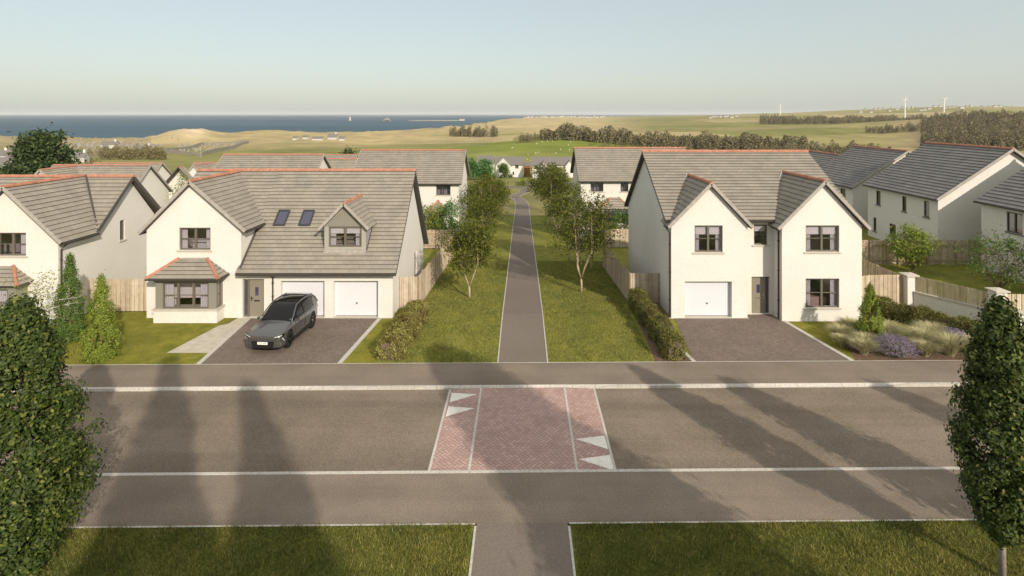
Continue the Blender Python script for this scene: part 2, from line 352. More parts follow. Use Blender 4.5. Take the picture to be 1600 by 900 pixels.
# ------------------------------------------------------------ terrain, sea
us = np.unique(np.concatenate([np.linspace(-2.2, -1.0, 60), np.linspace(-1.0, 1.0, 620), np.linspace(1.0, 2.2, 60)]))
ds = np.concatenate([np.linspace(9, 60, 30)[:-1], np.geomspace(60, 15500, 460)])
U, Dd = np.meshgrid(us, ds); TX = U * Dd; TY = Dd
TZ = ground(TX, TY)
TZ = TZ - 0.3 * (1 - sstep(TY, 74, 79)) - np.where(TY < 40, 0.0, 0)
nu, ndd = len(us), len(ds)
V = np.stack([TX.ravel(), TY.ravel(), TZ.ravel()], 1)
I = np.arange(nu * ndd).reshape(ndd, nu)
F = np.stack([I[:-1, :-1].ravel(), I[:-1, 1:].ravel(), I[1:, 1:].ravel(), I[1:, :-1].ravel()], 1)
mt = mat('fields_and_dunes', (0.2, 0.2, 0.1), 1.0, 0.05)
ca = nd(mt, 'ShaderNodeVertexColor'); ca.layer_name = 'cover'
f1 = noisen(mt, 0.05, 6); f2 = noisen(mt, 0.012, 5, stretch=(1, 0.5, 1)); 
c = mixc(mt, 1.0, ca.outputs[0], ramp(mt, f1, [(0.3, (0.78, 0.79, 0.78)), (0.7, (1.2, 1.17, 1.15))]), 'MULTIPLY')
c = mixc(mt, 1.0, c, ramp(mt, f2, [(0.35, (0.85, 0.86, 0.84)), (0.65, (1.14, 1.1, 1.08))]), 'MULTIPLY')
lk(mt, c, bsdf(mt).inputs['Base Color'])
terrain = np_mesh('terrain', V, F, mt, None, True); tag(terrain, 'open fields and dunes falling away to the sea', 'terrain', None, 'structure')
# land cover: dune marram, pasture, stubble, heath and the parcels they are cut into
def cover(X, Y):
    u = X / Y; t = Y / np.interp(u, SH_U, SH_D)
    green = np.array([0.235, 0.215, 0.095]); bright = np.array([0.195, 0.20, 0.072]); tan = np.array([0.40, 0.32, 0.19]); heath = np.array([0.36, 0.30, 0.165]); olive = np.array([0.27, 0.245, 0.11])
    col = np.zeros(X.shape + (3,)) + green
    w1 = wob(X, Y, 160, 7)[..., None]
    cellx = np.floor((X + 60 * wob(X, Y, 900, 1)) / 230); celly = np.floor((Y + 50 * wob(X, Y, 700, 4)) / 170)
    h = np.abs(np.sin(cellx * 12.9898 + celly * 78.233) * 43758.5453) % 1
    pal = np.stack([green, bright, olive, green * 1.2, heath, bright * 1.1]); idx = (h * 6).astype(int)
    parc = pal[idx]; s = sstep(Y, 420, 520)[..., None]; col = col * (1 - s) + parc * s
    # tan heath around the centre distance, rough dune grass by the shore
    k = (sstep(u, -0.16, -0.02) * sstep(-u, -0.25, -0.10) * sstep(Y, 640, 900))[..., None]; col = col * (1 - k) + (heath * 1.15) * k
    k = (np.clip(sstep(t, 0.68, 0.78) + 0.25 * wob(X, Y, 60, 2), 0, 1) * (Y > 480) * (u < 0.03))[..., None]; col = col * (1 - k) + tan * k
    k = (sstep(t, 0.5, 0.7) * (Y > 380) * (u < 0.0) * 0.7)[..., None]; col = col * (1 - k) + (tan * .5 + olive * .6) * k
    k = (np.exp(-((u + 0.585) / 0.03) ** 2) * sstep(t, 0.8, 0.86) * (Y > 480))[..., None]; col = col * (1 - 0.6 * k) + np.array([0.55, 0.46, 0.34]) * 0.6 * k
    k = (sstep(t, 0.955, 0.985) * (Y > 480))[..., None]; col = col * (1 - k) + np.array([0.42, 0.36, 0.26]) * k
    k = (sstep(Y, 90, 130) * sstep(-Y, -470, -400) * (u < 0.3))[..., None] * 0.85; col = col * (1 - k) + bright * k
    k = np.exp(-((X - 22) / 90) ** 2 - ((Y - 395) / 95) ** 2)[..., None]; col = col * (1 - k) + np.array([0.175, 0.215, 0.04]) * k
    k = (sstep(u, 0.62, 0.7) * sstep(Y, 350, 420) * sstep(-Y, -1300, -1000))[..., None]; col = col * (1 - k) + heath * 0.8 * k
    k = ((u < -0.66) * (Y > 330) * (Y < 560))[..., None] * 0.7; col = col * (1 - k) + np.array([0.27, 0.235, 0.15]) * k
    return col
cc = cover(TX, TY).reshape(-1, 3)
at = terrain.data.color_attributes.new('cover', 'FLOAT_COLOR', 'POINT')
at.data.foreach_set('color', np.concatenate([cc, np.ones((len(cc), 1))], 1).astype(np.float32).ravel())

ms = mat('sea_water', (0.022, 0.070, 0.098), 0.6, 0.12)
w = noisen(ms, 0.02, 6, stretch=(0.25, 1, 1)); w2 = noisen(ms, 0.002, 4, stretch=(0.15, 1, 1))
lk(ms, ramp(ms, w2, [(0.35, (0.018, 0.056, 0.088)), (0.65, (0.036, 0.088, 0.122))]), bsdf(ms).inputs['Base Color']); bump(ms, w, 0.6, 3.0)
mb = MB(); mb.poly([(-24000, 420, SEA_Z), (24000, 420, SEA_Z), (24000, 25500, SEA_Z), (-24000, 25500, SEA_Z)])
tag(mb.build('sea', ms), 'blue sea reaching the horizon', 'sea', None, 'structure')
# haze
mh = bpy.data.materials.new('haze'); mh.use_nodes = True; nt = mh.node_tree; nt.nodes.clear()
o_ = nt.nodes.new('ShaderNodeOutputMaterial'); pv = nt.nodes.new('ShaderNodeVolumePrincipled')
pv.inputs['Color'].default_value = (0.95, 0.98, 1.0, 1); pv.inputs['Density'].default_value = HAZE; pv.inputs['Anisotropy'].default_value = 0.0
nt.links.new(pv.outputs[0], o_.inputs['Volume'])
mb = MB(); mb.box(-36000, 36000, -120, 26500, -41, 74)
hz = mb.build('haze', mh); tag(hz, 'thin sea haze over the distant land', 'haze', None, 'stuff')

# ------------------------------------------------------------ lawns, road, pavements
def lawn_mat(name, a, b, c_, s1):
    m = mat(name, a, 1.0, 0.1); f = noisen(m, s1, 6); g = noisen(m, 0.45, 4); h = noisen(m, 26, 4)
    c = ramp(m, f, [(0.3, a), (0.55, b), (0.75, c_)])
    c = mixc(m, 1.0, c, ramp(m, g, [(0.3, (0.8, 0.84, 0.8)), (0.7, (1.18, 1.12, 1.0))]), 'MULTIPLY')
    c = mixc(m, 1.0, c, ramp(m, h, [(0.35, (0.62, 0.64, 0.6)), (0.65, (1.3, 1.28, 1.25))]), 'MULTIPLY')
    lk(m, c, bsdf(m).inputs['Base Color']); bump(m, h, 0.8, 0.03); return m
M['lawn'] = lawn_mat('park_lawn', (0.14, 0.158, 0.034), (0.20, 0.205, 0.046), (0.27, 0.245, 0.07), 2.2)
M['lawn_garden'] = lawn_mat('garden_lawn', (0.14, 0.145, 0.026), (0.195, 0.19, 0.036), (0.26, 0.235, 0.055), 1.6)
M['verge_lawn'] = lawn_mat('verge_lawn', (0.08, 0.095, 0.018), (0.12, 0.13, 0.026), (0.20, 0.17, 0.06), 2.5)
SK = 0.012
FP, FK, NK, NP = 24.85, 22.72, 17.26, 15.08      # far pavement edge, far kerb, near kerb, near pavement edge
def strip(name, x0, x1, ya, yb, z, m, label, n=24, kind='structure', cat='road', thick=0.0):
    mb = MB()
    for i in range(n):
        a = x0 + (x1 - x0) * i / n; b = x0 + (x1 - x0) * (i + 1) / n
        mb.poly([(a, ya + SK * a, z), (b, ya + SK * b, z), (b, yb + SK * b, z), (a, yb + SK * a, z)])
    return tag(mb.build(name, m), label, cat, None, kind)
def grid_sheet(name, x0, x1, y0f, y1, dz, m, label, nx=60, ny=60, cat='lawn'):
    xs = np.linspace(x0, x1, nx + 1); t = np.linspace(0, 1, ny + 1)
    Xg = np.repeat(xs[None, :], ny + 1, 0); y0 = np.array([y0f(x) for x in xs]); Yg = y0[None, :] + (y1 - y0[None, :]) * t[:, None]
    Zg = ground(Xg, Yg) + dz; I = np.arange((nx + 1) * (ny + 1)).reshape(ny + 1, nx + 1)
    F = np.stack([I[:-1, :-1].ravel(), I[:-1, 1:].ravel(), I[1:, 1:].ravel(), I[1:, :-1].ravel()], 1)
    return tag(np_mesh(name, np.stack([Xg.ravel(), Yg.ravel(), Zg.ravel()], 1), F, m, None, True), label, cat, None, 'structure')
grid_sheet('lawn', -95, 95, lambda x: FP + SK * x, 80, 0.0, M['lawn'], 'park lawn either side of the footpath', 190, 56)
grid_sheet('verge', -60, 60, lambda x: -40, NP, 0.0, M['verge_lawn'], 'grass verge in the foreground', 20, 10)
for o_ in [x for x in COL.objects if x.name == 'verge']:
    for v in o_.data.vertices:
        if v.co.y > 10: v.co.y = NP + SK * v.co.x
strip('road', -62, 62, NK + 0.12, FK, -0.10, M['asphalt'], 'brown grey asphalt carriageway')
strip('pavement', -62, 62, FK + 0.12, FP, 0.004, M['pavement'], 'far asphalt pavement beside the gardens')
strip('pavement', -62, 62, NP + 0.05, NK + 0.0, 0.004, M['pavement'], 'near asphalt pavement beside the grass verge')
# kerbs: dropped in front of the drives and at the crossing
def kerb(name, y0, wdt, tops, label):
    mb = MB(); xs = [-62 + 0.915 * i for i in range(136)]
    for a in xs:
        b = a + 0.905; tb = tops(a), tops(b)
        P = [(a, y0 + SK * a, -0.11), (b, y0 + SK * b, -0.11), (b, y0 + wdt + SK * b, -0.11), (a, y0 + wdt + SK * a, -0.11)]
        Q = [(a, y0 + SK * a, tb[0]), (b, y0 + SK * b, tb[1]), (b, y0 + wdt + SK * b, max(tb[1], .012)), (a, y0 + wdt + SK * a, max(tb[0], .012))]
        if y0 < 20: Q = [(a, y0 + SK * a, .012), (b, y0 + SK * b, .012), (b, y0 + wdt + SK * b, .012), (a, y0 + wdt + SK * a, .012)]
        mb.poly(Q); mb.poly([P[0], P[1], Q[1], Q[0]]); mb.poly([P[2], P[3], Q[3], Q[2]]); mb.poly([P[1], P[2], Q[2], Q[1]]); mb.poly([P[3], P[0], Q[0], Q[3]])
    return tag(mb.build(name, M['kerb']), label, 'kerb', None, 'structure')
def ktop(x):
    def dip(a, b): return float(sstep(np.array(x), a - 1.0, a) * sstep(-np.array(x), -b - 1.0, -b))
    d = max(dip(-14.6, -8.6), dip(-2.6, 2.6), dip(8.3, 14.6))
    return 0.012 - 0.07 * d
kerb('kerb', FK, 0.13, ktop, 'pale concrete kerb along the far side of the road')
kerb('kerb', NK, 0.13, lambda x: 0.012, 'pale concrete kerb along the near side of the road')
strip('edging', -62, 62, FP - 0.02, FP + 0.04, 0.022, M['kerb'], 'thin concrete edging between far pavement and gardens', cat='edging')
for a, b, s in ((-62, -1.26, 'left'), (1.26, 62, 'right')):
    strip('edging', a, b, NP - 0.01, NP + 0.05, 0.02, M['kerb'], 'thin concrete edging of the near verge, %s of the path' % s, cat='edging')

# the red block crossing
def quad_sheet(name, pts, z, m, label, cat, kind='structure'):
    mb = MB(); mb.poly([(x, y, z) for x, y in pts]); return tag(mb.build(name, m), label, cat, None, kind)
def yk(y, x): return y + SK * x
cx = (-2.9, -1.65, 1.70, 2.9)
mb = MB(); zt, zr = -0.04, -0.096
ya, yb = NK + 0.13, FK
P = lambda x, y, z: (x, yk(y, x), z)
mb.poly([P(cx[0], ya, zr), P(cx[1], ya, zt), P(cx[1], yb, zt), P(cx[0], yb, zr)])
mb.poly([P(cx[1], ya, zt), P(cx[2], ya, zt), P(cx[2], yb, zt), P(cx[1], yb, zt)])
mb.poly([P(cx[2], ya, zt), P(cx[3], ya, zr), P(cx[3], yb, zr), P(cx[2], yb, zt)])
tag(mb.build('crossing_table', M['redblock']), 'raised table of red herringbone blocks across the road', 'crossing', None, 'structure')
for x, z, s in ((cx[0], zr, 'outer left'), (cx[1], zt, 'inner left'), (cx[2], zt, 'inner right'), (cx[3], zr, 'outer right')):
    mb = MB(); mb.obox((x, yk((ya + yb) / 2, x), z + 0.004), (0.04, 0, 0), (0, (yb - ya) / 2, 0), (0, 0, 0.006))
    tag(mb.build('edging', M['kerb']), 'narrow concrete strip on the %s edge of the red crossing' % s, 'edging', None, 'structure')
def gpt(px, py, z):
    r = (11 - z) / (py - 178); return ((px - 816) * r, 880 * r)
def tri_mark(pts, label):
    mb = MB(); q = []
    for px, py in pts:
        x, y = gpt(px, py, -0.065)
        zz = zr + (zt - zr) * ((x - cx[0]) / (cx[1] - cx[0]) if x < 0 else (cx[3] - x) / (cx[3] - cx[2]))
        q.append((x, y, min(zz, zt) + 0.006))
    mb.poly(q); tag(mb.build('road_marking', M['paint']), label, 'marking', None, 'structure')
tri_mark([(702.5, 627.9), (745.3, 617), (705.9, 613)], 'white triangle on the left ramp of the crossing, by the far kerb')
tri_mark([(696.6, 649.9), (741.1, 639), (700.8, 633.7)], 'white triangle on the left ramp of the crossing, second from the far kerb')
tri_mark([(950.2, 700.9), (944.5, 679.6), (899, 687)], 'white triangle on the right ramp of the crossing, second from the near kerb')
tri_mark([(959.5, 734), (953, 709.5), (904, 718.5)], 'white triangle on the right ramp of the crossing, by the near kerb')

# footpath: near stub, long straight, bend to the lower road
def ribbon(name, pts, w, dz, m, label, cat='path', n_sub=6):
    P = []
    for i in range(len(pts) - 1):
        for k in range(n_sub):
            t = k / n_sub; P.append((pts[i][0] * (1 - t) + pts[i + 1][0] * t, pts[i][1] * (1 - t) + pts[i + 1][1] * t))
    P.append(pts[-1]); mb = MB(); L = []
    for i, p in enumerate(P):
        a = Vector(P[max(i - 1, 0)]); b = Vector(P[min(i + 1, len(P) - 1)]); d = (b - a).normalized(); n = Vector((d.y, -d.x))
        w_ = w(p[1]) if callable(w) else w
        L.append(((p[0] - n.x * w_, p[1] - n.y * w_), (p[0] + n.x * w_, p[1] + n.y * w_)))
    for (a, b), (c, d) in zip(L[:-1], L[1:]):
        mb.poly([(q[0], q[1], max(G(*q), G(*q)) + dz) for q in (a, b, d, c)])
    return tag(mb.build(name, m), label, cat, None, 'structure'), L
path_pts = [(0.02, FP + .03), (0.02, 31), (0.02, 40), (0.0, 55), (-0.02, 70), (0.0, 88), (0.0, 98), (-0.35, 105), (-1.1, 111), (-1.5, 116), (-1.0, 121), (0.4, 127), (0.6, 134), (0.6, 142)]
_, L = ribbon('footpath', path_pts, 1.10, 0.012, M['path'], 'long straight asphalt footpath between the lawns', n_sub=4)
for side, s in ((0, 'left'), (1, 'right')):
    mb = MB(); q = [p[side] for p in L][:-6]
    for a, b in zip(q[:-1], q[1:]):
        mb.beam((a[0], a[1], G(*a) + 0.01), (b[0], b[1], G(*b) + 0.01), 0.055, 0.05)
    tag(mb.build('edging', M['kerb']), 'thin concrete edging on the %s of the long footpath' % s, 'edging', None, 'structure')
quad_sheet('footpath', [(-1.25, -40), (1.25, -40), (1.22, NP + 0.05), (-1.22, NP + 0.05)], 0.012, M['path'], 'short asphalt path through the near verge', 'path')
for x, s in ((-1.25, 'left'), (1.25, 'right')):
    mb = MB(); mb.obox((x, -12.4, 0.005), (0.03, 0, 0), (0, 27.4, 0), (0, 0, 0.018))
    tag(mb.build('edging', M['kerb']), 'thin concrete edging on the %s of the near path' % s, 'edging', None, 'structure')
# lower road and its drive in the distance
ribbon('lower_road', [(-45, 146), (-14, 146), (12, 148), (50, 150)], 3.0, 0.05, M['path'], 'asphalt road at the far end of the footpath', 'road')
ribbon('driveway', [(8.1, 150.5), (8.1, 164), (8.1, 178)], 6.9, 0.16, M['path'], 'brown driveway before the distant white houses', 'driveway', 8)

# drives and garden surfaces
def sheet_px(name, px, z, m, label, cat):
    mb = MB(); mb.poly([(*gpt(a, b, z), z) for a, b in reversed(px)]); return tag(mb.build(name, m), label, cat, None, 'structure')
def flat(name, pts, z, m, label, cat):
    mb = MB(); mb.poly([(x, y, z) for x, y in pts]); return tag(mb.build(name, m), label, cat, None, 'structure')
e = lambda x: FP + SK * x + 0.04
flat('driveway', [(-14.1, e(-14.1)), (-8.15, e(-8.15)), (-7.72, 30.6), (-14.6, 30.6)], 0.014, M['paver'], 'herringbone block driveway under the parked car', 'driveway')
flat('driveway', [(7.6, e(7.6)), (14.6, e(14.6)), (13.62, 30.95), (8.2, 30.3)], 0.014, M['paver'], 'herringbone block driveway before the right house', 'driveway')
def line_kerb(p, q, w, label, h=0.03):
    mb = MB(); mb.beam((p[0], p[1], h / 2), (q[0], q[1], h / 2), w, h); tag(mb.build('edging', M['kerb']), label, 'edging', None, 'structure')
line_kerb((-14.22, e(-14.2)), (-14.68, 30.3), 0.2, 'concrete edging on the left of the parked car driveway')
line_kerb((-8.05, e(-8.05)), (-7.66, 30.3), 0.2, 'concrete edging on the right of the parked car driveway')
line_kerb((7.62, e(7.62)), (7.3, 27.0), 0.18, 'concrete edging on the left of the right hand driveway')
line_kerb((14.7, e(14.7)), (13.75, 30.8), 0.2, 'concrete edging on the right of the right hand driveway')
flat('garden_lawn', [(-40, e(-40)), (-14.32, e(-14.3)), (-14.8, 30.4), (-26, 31.6), (-40, 31.6)], 0.008, M['lawn_garden'], 'bright garden lawn left of the driveway', 'lawn')
flat('garden_lawn', [(-7.95, e(-7.95)), (-6.6, e(-6.6)), (-6.0, 31.8), (-7.4, 31.8)], 0.008, M['lawn_garden'], 'narrow strip of garden lawn beside the variegated hedge', 'lawn')
flat('garden_lawn', [(14.8, e(14.8)), (30, e(30)), (30, 28), (24, 29.5), (22, 32.5), (13.8, 32.5)], 0.008, M['lawn_garden'], 'garden lawn right of the right hand driveway', 'lawn')
flat('slab_path', [(-16.35, 25.9), (-14.42, 25.9), (-14.78, 30.35), (-15.3, 30.35), (-15.4, 29.5), (-15.75, 29.2)], 0.014, M['slab'], 'pale paving slab path leading to the left front door', 'path')
flat('planting_bed', [(14.85, e(14.85)), (25.5, e(25.5)), (25, 26.6), (20, 27.6), (15.6, 27.5)], 0.016, M['soil'], 'dark soil planting bed by the right hand driveway', 'soil')
flat('planting_bed', [(5.95, e(5.9)), (7.5, e(7.5)), (7.9, 30.4), (7.9, 33), (6.2, 33)], 0.016, M['soil'], 'soil under the long hedge beside the right house', 'soil')
# fields: blades of grass
def grass(name, label, x0, x1, yf0, yf1, n, h, m, excl=None, wd=0.012):
    X = rng.uniform(x0, x1, n); Y = yf0 + (yf1 - yf0) * rng.uniform(0, 1, n) + SK * X
    if excl is not None: k = ~excl(X, Y); X, Y = X[k], Y[k]
    n = len(X); Z = ground(X, Y); a = rng.uniform(0, 6.28, n); hh = h * rng.uniform(0.35, 1.25, n) * (1 + 0.35 * wob(X, Y, 1.1, 4)); ln = hh * rng.uniform(0.2, 0.9, n); b = rng.uniform(0, 6.28, n)
    wv = np.stack([np.cos(a), np.sin(a), 0 * a], 1) * wd * rng.uniform(0.6, 1.3, n)[:, None]; P = np.stack([X, Y, Z - 0.005], 1)
    T = P + np.stack([np.cos(b) * ln, np.sin(b) * ln, hh], 1); V = np.stack([P - wv, P + wv, T], 1).reshape(-1, 3)
    return tag(np_mesh(name, V, np.arange(3 * n).reshape(n, 3), m), label, 'grass', None, 'stuff')
grass('verge_grass', 'short rough grass of the foreground verge', -16, 16, 12.0, 15.06, 200000, 0.085, M['grass_near'], lambda X, Y: np.abs(X) < 1.34, 0.010)
grass('verge_grass', 'grass tufts leaning over the near verge edging', -16, 16, 14.9, 15.12, 9000, 0.09, M['grass_near'], lambda X, Y: (np.abs(X) < 1.32) | (wob(X, Y, 1.2, 3) < -0.1), 0.007)
grass('park_grass', 'short grass of the park lawn between the houses', -6.4, 7.0, 24.95, 46, 210000, 0.065, M['grass_lawn'], lambda X, Y: (np.abs(X - 0.02) < 1.16) | ((X > 5.9) & (Y < 33)) | ((X < -5.6) & (Y < 32)), 0.016)
# ------------------------------------------------------------ house kit
UP = Vector((0, 0, 1))
def panel(mb, o, u, outline, holes=(), depth=0.14, uv=None):
    """wall face in the plane through o along u; outline and rectangular holes in (along, height); reveals run inwards"""
    o = Vector(o); u = Vector(u).normalized(); n = u.cross(UP)
    P = lambda a, z, d=0.0: o + u * a + Vector((0, 0, z)) - n * d
    loops = [[Vector((a, z, 0)) for a, z in outline]]; hs = []
    for h in holes:
        a0, z0, a1, z1 = h[:4]; loops.append([Vector((a0, z0, 0)), Vector((a0, z1, 0)), Vector((a1, z1, 0)), Vector((a1, z0, 0))])
    flat_ = [v for l in loops for v in l]
    for t in tessellate_polygon(loops):
        q = [P(flat_[i].x, flat_[i].y) for i in t]
        if (q[1] - q[0]).cross(q[2] - q[0]).dot(n) < 0: q.reverse()
        mb.poly(q)
    for h in holes:
        a0, z0, a1, z1 = h[:4]; d = h[4] if len(h) > 4 else depth
        mb.poly([P(a0, z0), P(a0, z1), P(a0, z1, d), P(a0, z0, d)]); mb.poly([P(a1, z0, d), P(a1, z1, d), P(a1, z1), P(a1, z0)])
        mb.poly([P(a0, z1), P(a1, z1), P(a1, z1, d), P(a0, z1, d)]); mb.poly([P(a0, z0, d), P(a1, z0, d), P(a1, z0), P(a0, z0)])
def fbox(mb, o, u, a0, a1, z0, z1, d0, d1):
    o = Vector(o); u = Vector(u).normalized(); n = u.cross(UP)
    c = o + u * (a0 + a1) / 2 + UP * (z0 + z1) / 2 - n * (d0 + d1) / 2
    mb.obox(c, u * (a1 - a0) / 2, n * (d1 - d0) / 2, UP * (z1 - z0) / 2)
def window(h, o, u, a0, z0, a1, z1, cols=2, dress='curtain', depth=0.12, sill=True, fm='frame', rail=True, room=1.3, lab=None, sill_m='sill'):
    f = MB(); w = 0.07; D0 = depth - 0.03; D1 = depth + 0.05
    fbox(f, o, u, a0, a1, z0, z0 + w, D0, D1); fbox(f, o, u, a0, a1, z1 - w, z1, D0, D1)
    fbox(f, o, u, a0, a0 + w, z0 + w, z1 - w, D0, D1); fbox(f, o, u, a1 - w, a1, z0 + w, z1 - w, D0, D1)
    for k in range(1, cols):
        c = a0 + (a1 - a0) * k / cols; fbox(f, o, u, c - 0.055, c + 0.055, z0 + w, z1 - w, D0 - 0.005, D1)
    zm = z0 + (z1 - z0) * 0.5
    if rail:
        for k in range(cols):
            c0 = a0 + (a1 - a0) * k / cols + (w if k == 0 else .055); c1 = a0 + (a1 - a0) * (k + 1) / cols - (w if k == cols - 1 else .055)
            fbox(f, o, u, c0, c1, zm - 0.012, zm + 0.012, D0 + 0.01, D1)
    win = f.build('window', M[fm], h)
    if lab: win['label'] = lab
    g = MB(); fbox(g, o, u, a0 + w * .6, a1 - w * .6, z0 + w * .6, z1 - w * .6, D0 + 0.035, D0 + 0.045); g.build('pane', M['glass'], win)
    if sill:
        s = MB(); fbox(s, o, u, a0 - 0.1, a1 + 0.1, z0 - 0.075, z0 - 0.003, -0.06, D0 - 0.004); s.build('sill', M[sill_m], win)
    r = MB(); n = Vector(u).normalized().cross(UP); oo = Vector(o); uu = Vector(u).normalized()
    Q = lambda a, z, d: oo + uu * a + UP * z - n * d
    e0, e1, zb, zt = a0 - 0.25, a1 + 0.25, max(z0 - 0.45, rootloc(h).z + 0.02), z1 + 0.12; d1 = D1 + 0.001; d2 = D1 + (room or .1)
    r.poly([Q(e0, zb, d2), Q(e1, zb, d2), Q(e1, zt, d2), Q(e0, zt, d2)]); r.poly([Q(e0, zb, d1), Q(e0, zb, d2), Q(e0, zt, d2), Q(e0, zt, d1)])
    r.poly([Q(e1, zb, d2), Q(e1, zb, d1), Q(e1, zt, d1), Q(e1, zt, d2)]); r.poly([Q(e0, zt, d1), Q(e1, zt, d1), Q(e1, zt, d2), Q(e0, zt, d2)]); r.poly([Q(e0, zb, d1), Q(e1, zb, d1), Q(e1, zb, d2), Q(e0, zb, d2)])
    if room: r.build('room_lining', M['room'], win)
    if 'curtain' in dress:
        for sgn in (0, 1):
            c = MB(); wd = (a1 - a0) * (0.2 if cols > 2 else 0.19); st = a0 + 0.02 if sgn == 0 else a1 - 0.02 - wd; k = 10
            for i in range(k):
                x0 = st + wd * i / k; x1 = st + wd * (i + 1) / k; dd = [D1 + 0.06 + 0.025 * (j % 2) for j in (i, i + 1)]
                c.poly([Q(x0, z0 - 0.1, dd[0]), Q(x1, z0 - 0.1, dd[1]), Q(x1, z1 + 0.05, dd[1]), Q(x0, z1 + 0.05, dd[0])])
            c.build('curtain', M['curtain'], win)
    if 'blind' in dress:
        c = MB(); zb_ = z1 - (z1 - z0) * 0.36; fbox(c, o, u, a0 + 0.04, a1 - 0.04, zb_, z1, D1 + 0.03, D1 + 0.045); c.build('blind', M['blind'], win)
    if 'sofa' in dress:
        c = MB(); fbox(c, o, u, a0 + 0.3, a1 - 0.3, zb, z0 + 0.35, D1 + 0.6, D1 + 1.0); c.build('seat_back', M['curtain'] if 'pale' in dress else M['furniture'], win)
    return win
def roof_slab(T, S, pts, gauge, dark=False, thick=0.13, step=0.045, courses=True):
    """T gets overlapping tile courses, S the underside and edges. pts counter-clockwise seen from outside, first edge the eave"""
    pts = [Vector(p) for p in pts]; n = (pts[1] - pts[0]).cross(pts[-1] - pts[0]).normalized()
    if n.z < 0: n = -n; pts = list(reversed(pts))
    s = UP.cross(n).normalized() if abs(n.z) < 0.999 else Vector((1, 0, 0)); s = n.cross(UP).normalized() * -1
    t = n.cross(s);
    if t.z < 0: t = -t; s = -s
    o = pts[0]; ab = [((p - o).dot(s), (p - o).dot(t)) for p in pts]
    b0 = min(b for _, b in ab); b1 = max(b for _, b in ab)
    def clip(poly, lim, keep_above):
        out = []
        for i in range(len(poly)):
            p, q = poly[i], poly[(i + 1) % len(poly)]
            ip = (p[1] >= lim - 1e-9) if keep_above else (p[1] <= lim + 1e-9); iq = (q[1] >= lim - 1e-9) if keep_above else (q[1] <= lim + 1e-9)
            if ip: out.append(p)
            if ip != iq:
                k = (lim - p[1]) / (q[1] - p[1]); out.append((p[0] + (q[0] - p[0]) * k, lim))
        return out
    N = max(1, int(math.ceil((b1 - b0) / gauge - 1e-6))) if courses else 1
    for k in range(N):
        lo = b0 + k * gauge; hi = min(b1, lo + gauge) if courses else b1
        c = clip(clip(ab, lo, True), hi, False)
        if len(c) < 3: continue
        off = lambda b: (step * (1 - (b - lo) / gauge) + 0.004) if courses else 0.01
        q = [o + s * a + t * b + n * off(b) for a, b in c]; uv = [(a + 50, b - b0) for a, b in c]
        if (q[1] - q[0]).cross(q[2] - q[1]).dot(n) < 0: q.reverse(); uv.reverse()
        T.poly(q, uv)
        if courses:
            low = [a for a, b in c if abs(b - lo) < 1e-6]
            if len(low) >= 2:
                a0, a1 = min(low), max(low); A = o + s * a0 + t * lo; B = o + s * a1 + t * lo
                dn = -0.012
                T.poly([A + n * dn, B + n * dn, B + n * off(lo), A + n * off(lo)], [(50.001, 0.001)] * 4)
    q = [p - n * thick for p in pts]; S.poly(list(reversed(q)))
    for i in range(len(pts)):
        j = (i + 1) % len(pts); S.poly([pts[i] - n * thick, pts[j] - n * thick, pts[j] + n * 0.003, pts[i] + n * 0.003])
def ridge(h, p, q, r=0.10, parent=None, name='ridge_tiles', m='terracotta', seg=0.42):
    p, q = Vector(p), Vector(q); L = (q - p).length; N = max(1, int(round(L / seg))); d = (q - p) / N; mb = MB(); dn = d.normalized()
    side = dn.cross(UP).normalized(); up = side.cross(dn)
    for k in range(N):
        a = p + d * k; b = p + d * (k + 1) + dn * 0.025
        for (c, e_, rr) in ((a, b, (r, r * 0.93)),):
            ring = []
            for pt, R_ in ((c, rr[0]), (e_, rr[1])):
                ring.append([pt + side * R_ * 1.25 * math.cos(t) + up * (R_ * math.sin(t) * 0.95 - 0.05 * abs(math.cos(t)) ** 2) for t in [math.pi * i / 6 for i in range(7)]])
            for i in range(6): mb.poly([ring[0][i], ring[1][i], ring[1][i + 1], ring[0][i + 1]])
            for rg in ring: mb.poly(rg)
    o = mb.build(name, M[m], parent if parent else h); return o
def strips(h, name, segs, w, t, m, up=(0, 0, 1)):
    mb = MB()
    for p, q in segs: mb.beam(p, q, w, t, up)
    return mb.build(name, M[m], h)
def gutter(h, p, q, r=0.06, m='gutter'):
    mb = MB(); mb.tube([p, q], r, 8); return mb.build('gutter', M[m], h)
def downpipe(h, pts, r=0.038, m='gutter'):
    mb = MB(); mb.tube(pts, r, 8)
    z0, z1 = pts[-1][2], pts[-2][2]
    k = 3
    for i in range(k):
        z = z0 + (z1 - z0) * (i + 0.6) / k; mb.tube([(pts[-1][0], pts[-1][1], z - .03), (pts[-1][0], pts[-1][1], z + .03)], r * 1.5, 8)
    return mb.build('downpipe', M[m], h)
